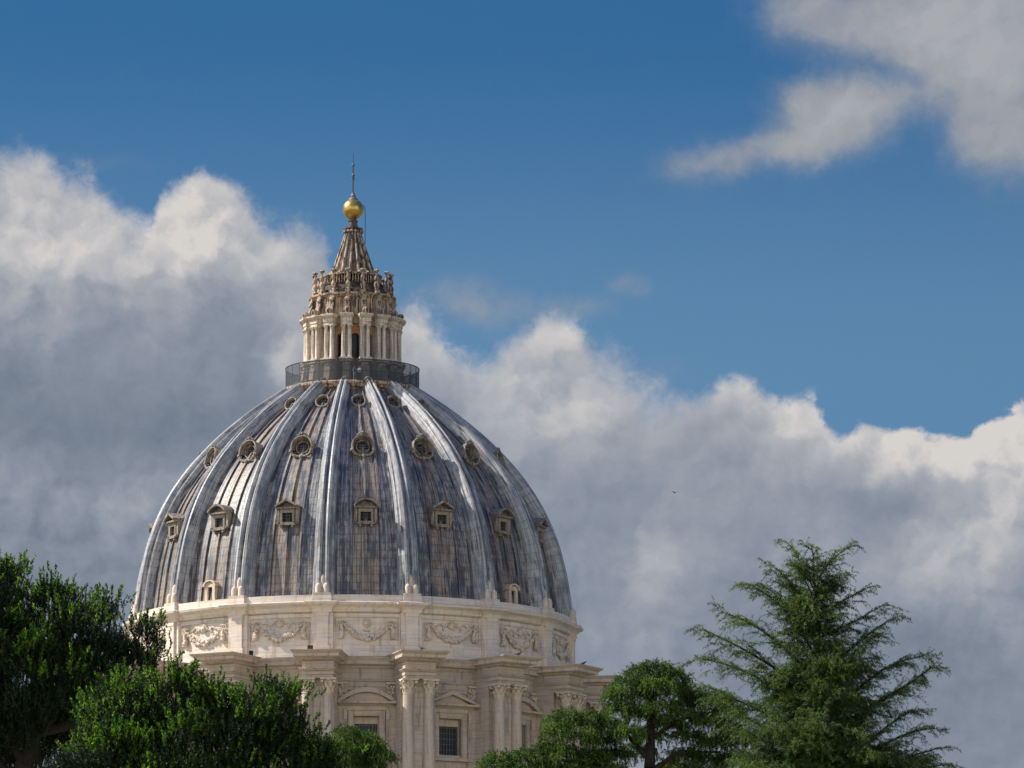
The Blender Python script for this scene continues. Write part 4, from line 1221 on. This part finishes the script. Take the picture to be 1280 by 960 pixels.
deodar(120, 1026, (1016, 684),
       [(1016, 735, 979, 676, .22, .1), (1018, 730, 1072, 680, .30, -.1), (1018, 765, 953, 700, .14, 0), (1018, 772, 966, 722, .1, .5), (1020, 800, 944, 726, .20, .2), (1020, 820, 925, 722, .12, -.3),
        (1020, 850, 890, 756, .10, 0), (1020, 880, 866, 786, .12, .2), (1022, 905, 858, 812, .14, -.2), (1022, 930, 868, 850, .14, .4), (1022, 960, 874, 872, .16, -.5), (1020, 980, 890, 905, .12, .3),
        (1018, 775, 1094, 732, .10, 0), (1020, 800, 1119, 752, .06, .2), (1020, 850, 1130, 762, .02, -.2), (1022, 875, 1108, 790, .12, .4), (1024, 905, 1168, 812, .06, 0), (1024, 925, 1184, 826, .02, .2),
        (1024, 950, 1150, 850, .10, -.4), (1026, 975, 1158, 874, .06, .2), (1026, 990, 1182, 906, .05, 0), (1028, 1005, 1195, 930, .06, .3), (1028, 1020, 1204, 955, .08, -.2), (1018, 760, 1060, 712, .16, .4), (1018, 752, 990, 700, .1, -.3)],
       210, 'tall wispy cedar with long feathery branches, alone at the far right of the dome', 5)

def layered(dist, tx, pads, limbs, label, seed, density=1.0, group=None, mat='cedar2'):
    rg = np.random.default_rng(seed)
    tb = P(tx, 960, dist)
    e = tree_empty('cedar_tree', tb[0], dist, label, 'cedar tree', 'cedars in front of the drum')
    org = np.array((tb[0], dist, 0)); s = F / dist
    segs = []
    for (x0, x1, y0, y1, dep) in pads:
        cx = (x0 + x1) / 2
        top = P(cx, y0, dist + dep); H_ = (y1 - y0) / s
        rx = (x1 - x0) / 2 / s * 1.04; ry = max(rx * .8, .35)
        n = int(240 * density * (rx * ry) ** .8 + 50)
        th = rg.uniform(0, 2 * math.pi, n); rr = rg.uniform(0, 1, n) ** .6
        ph = rg.uniform(0, 6.3, 3)
        lump = 1 + .20 * np.sin(th * 3 + ph[0]) + .16 * np.sin(th * 7 + ph[1]) + .06 * rg.normal(size=n)
        x = np.cos(th) * rr * rx * lump; y = np.sin(th) * rr * ry * lump
        bump = .05 * np.sin(x * 9 + ph[2]) * np.cos(y * 8)
        p = top + np.stack([x, y, -H_ * .30 * rr ** 2.4 + bump - .04 + rg.normal(size=n) * .03], 1)
        od = np.stack([np.cos(th) * rr, np.sin(th) * rr, np.zeros(n)], 1)
        for k in range(n):
            d1 = unit(od[k] * 1.0 + rg.normal(size=3) * .35 + np.array((0, 0, .05)))
            l = rg.uniform(.07, .17)
            a = p[k]; b_ = a + d1 * l; c2 = b_ + unit(d1 * .6 + np.array((0, 0, -.9))) * l * .8
            d2 = c2 + unit(d1 * .2 + np.array((0, 0, -1.))) * rg.uniform(.03, .17)
            segs += [(a, b_), (b_, c2), (c2, d2)]
            for _ in range(3):
                s0 = a + (b_ - a) * rg.uniform(.3, 1); segs.append((s0, s0 + unit(d1 + rg.normal(size=3) * .6 + np.array((0, 0, -.5))) * rg.uniform(.05, .12)))
    base, dd, ln = needles_along(rg, segs, .016, .036, .62, 3, .7, .4)
    tri_cloud('crown', base - org, dd, ln, .011, M[mat], e, rg)
    print('layered needles', len(base))
    b = MB()
    top = P(*limbs[0][0][:2], dist) - org
    b.tube([(0, 0, 0), (0, 0, tb[2] * .6), tuple(tb - org), tuple(top)], [.24, .2, .12, .04], 10)
    b.build('trunk', M['bark'], e, 60)
    b = MB()
    for L_ in limbs:
        b.tube([tuple(P(x, y, dist + dz_) - org) for x, y, dz_, r in L_], [q[3] for q in L_], 7)
    b.build('limbs', M['bark'], e, 60)
    return e
layered(130, 812,
        [(802, 842, 829, 846, 0), (788, 822, 836, 854, .3), (826, 858, 842, 858, .3), (770, 806, 848, 866, 0), (760, 784, 862, 878, -.2), (806, 836, 850, 868, -.4), (836, 862, 858, 872, .5), (793, 815, 862, 876, .6),
         (862, 892, 864, 880, .2), (886, 914, 870, 886, -.2), (846, 872, 874, 888, .3), (898, 926, 884, 898, .3),
         (760, 792, 878, 896, -.2), (786, 812, 884, 902, .2), (808, 838, 878, 896, -.5), (836, 872, 888, 906, -.3), (870, 898, 894, 910, 0), (898, 928, 904, 920, .3), (820, 850, 898, 914, .6),
         (688, 722, 893, 910, 0), (716, 752, 890, 908, -.2), (684, 712, 906, 924, -.3), (744, 776, 900, 918, 0), (706, 740, 912, 930, -.5), (740, 768, 918, 936, .3), (770, 802, 908, 924, -.4), (800, 828, 914, 928, 1.0), (846, 880, 914, 930, .3), (880, 912, 922, 938, .2), (908, 940, 918, 936, .3),
         (640, 676, 938, 956, 0), (606, 640, 944, 962, -.2), (672, 704, 928, 946, .1), (694, 728, 934, 952, -.3), (724, 756, 940, 958, -.2), (752, 784, 936, 952, .4), (612, 660, 956, 980, -.4), (654, 700, 952, 978, .3), (700, 750, 956, 984, 0), (744, 790, 958, 984, -.4),
         (842, 872, 936, 952, .5), (870, 904, 942, 958, .4), (900, 936, 940, 960, .4), (826, 860, 952, 972, .6), (860, 920, 958, 984, .2), (786, 812, 930, 944, .8)],
        [[(815, 850, 0, .02), (812, 880, 0, .035), (812, 960, 0, .07)], [(812, 950, 0, .06), (785, 920, 0, .04), (750, 905, 0, .02), (700, 908, 0, .012)], [(812, 925, 0, .05), (850, 900, .1, .03), (890, 890, .2, .02)],
         [(812, 1000, 0, .08), (770, 960, 0, .05), (700, 950, 0, .03), (630, 965, 0, .02)], [(812, 965, 0, .06), (850, 940, .1, .04), (900, 940, .2, .02)], [(812, 900, 0, .03), (785, 880, -.1, .02)]],
        'broad cedar with layered drooping green boughs between the drum and the tall wispy cedar', 31, 1.25)
layered(150, 457, [(421, 448, 909, 930, 0), (440, 472, 917, 938, .2), (424, 452, 926, 946, -.2), (452, 478, 926, 948, 0), (425, 460, 940, 958, .1), (455, 494, 940, 956, -.1), (418, 452, 950, 975, .2), (445, 480, 952, 980, 0)],
        [[(446, 912, 0, .02), (452, 940, 0, .03), (457, 975, 0, .05)], [(455, 950, 0, .02), (488, 946, 0, .01)], [(455, 945, 0, .02), (428, 935, 0, .01)]],
        'small bright cedar top in front of the arched drum window, right of the lower pine', 41, 1.3)
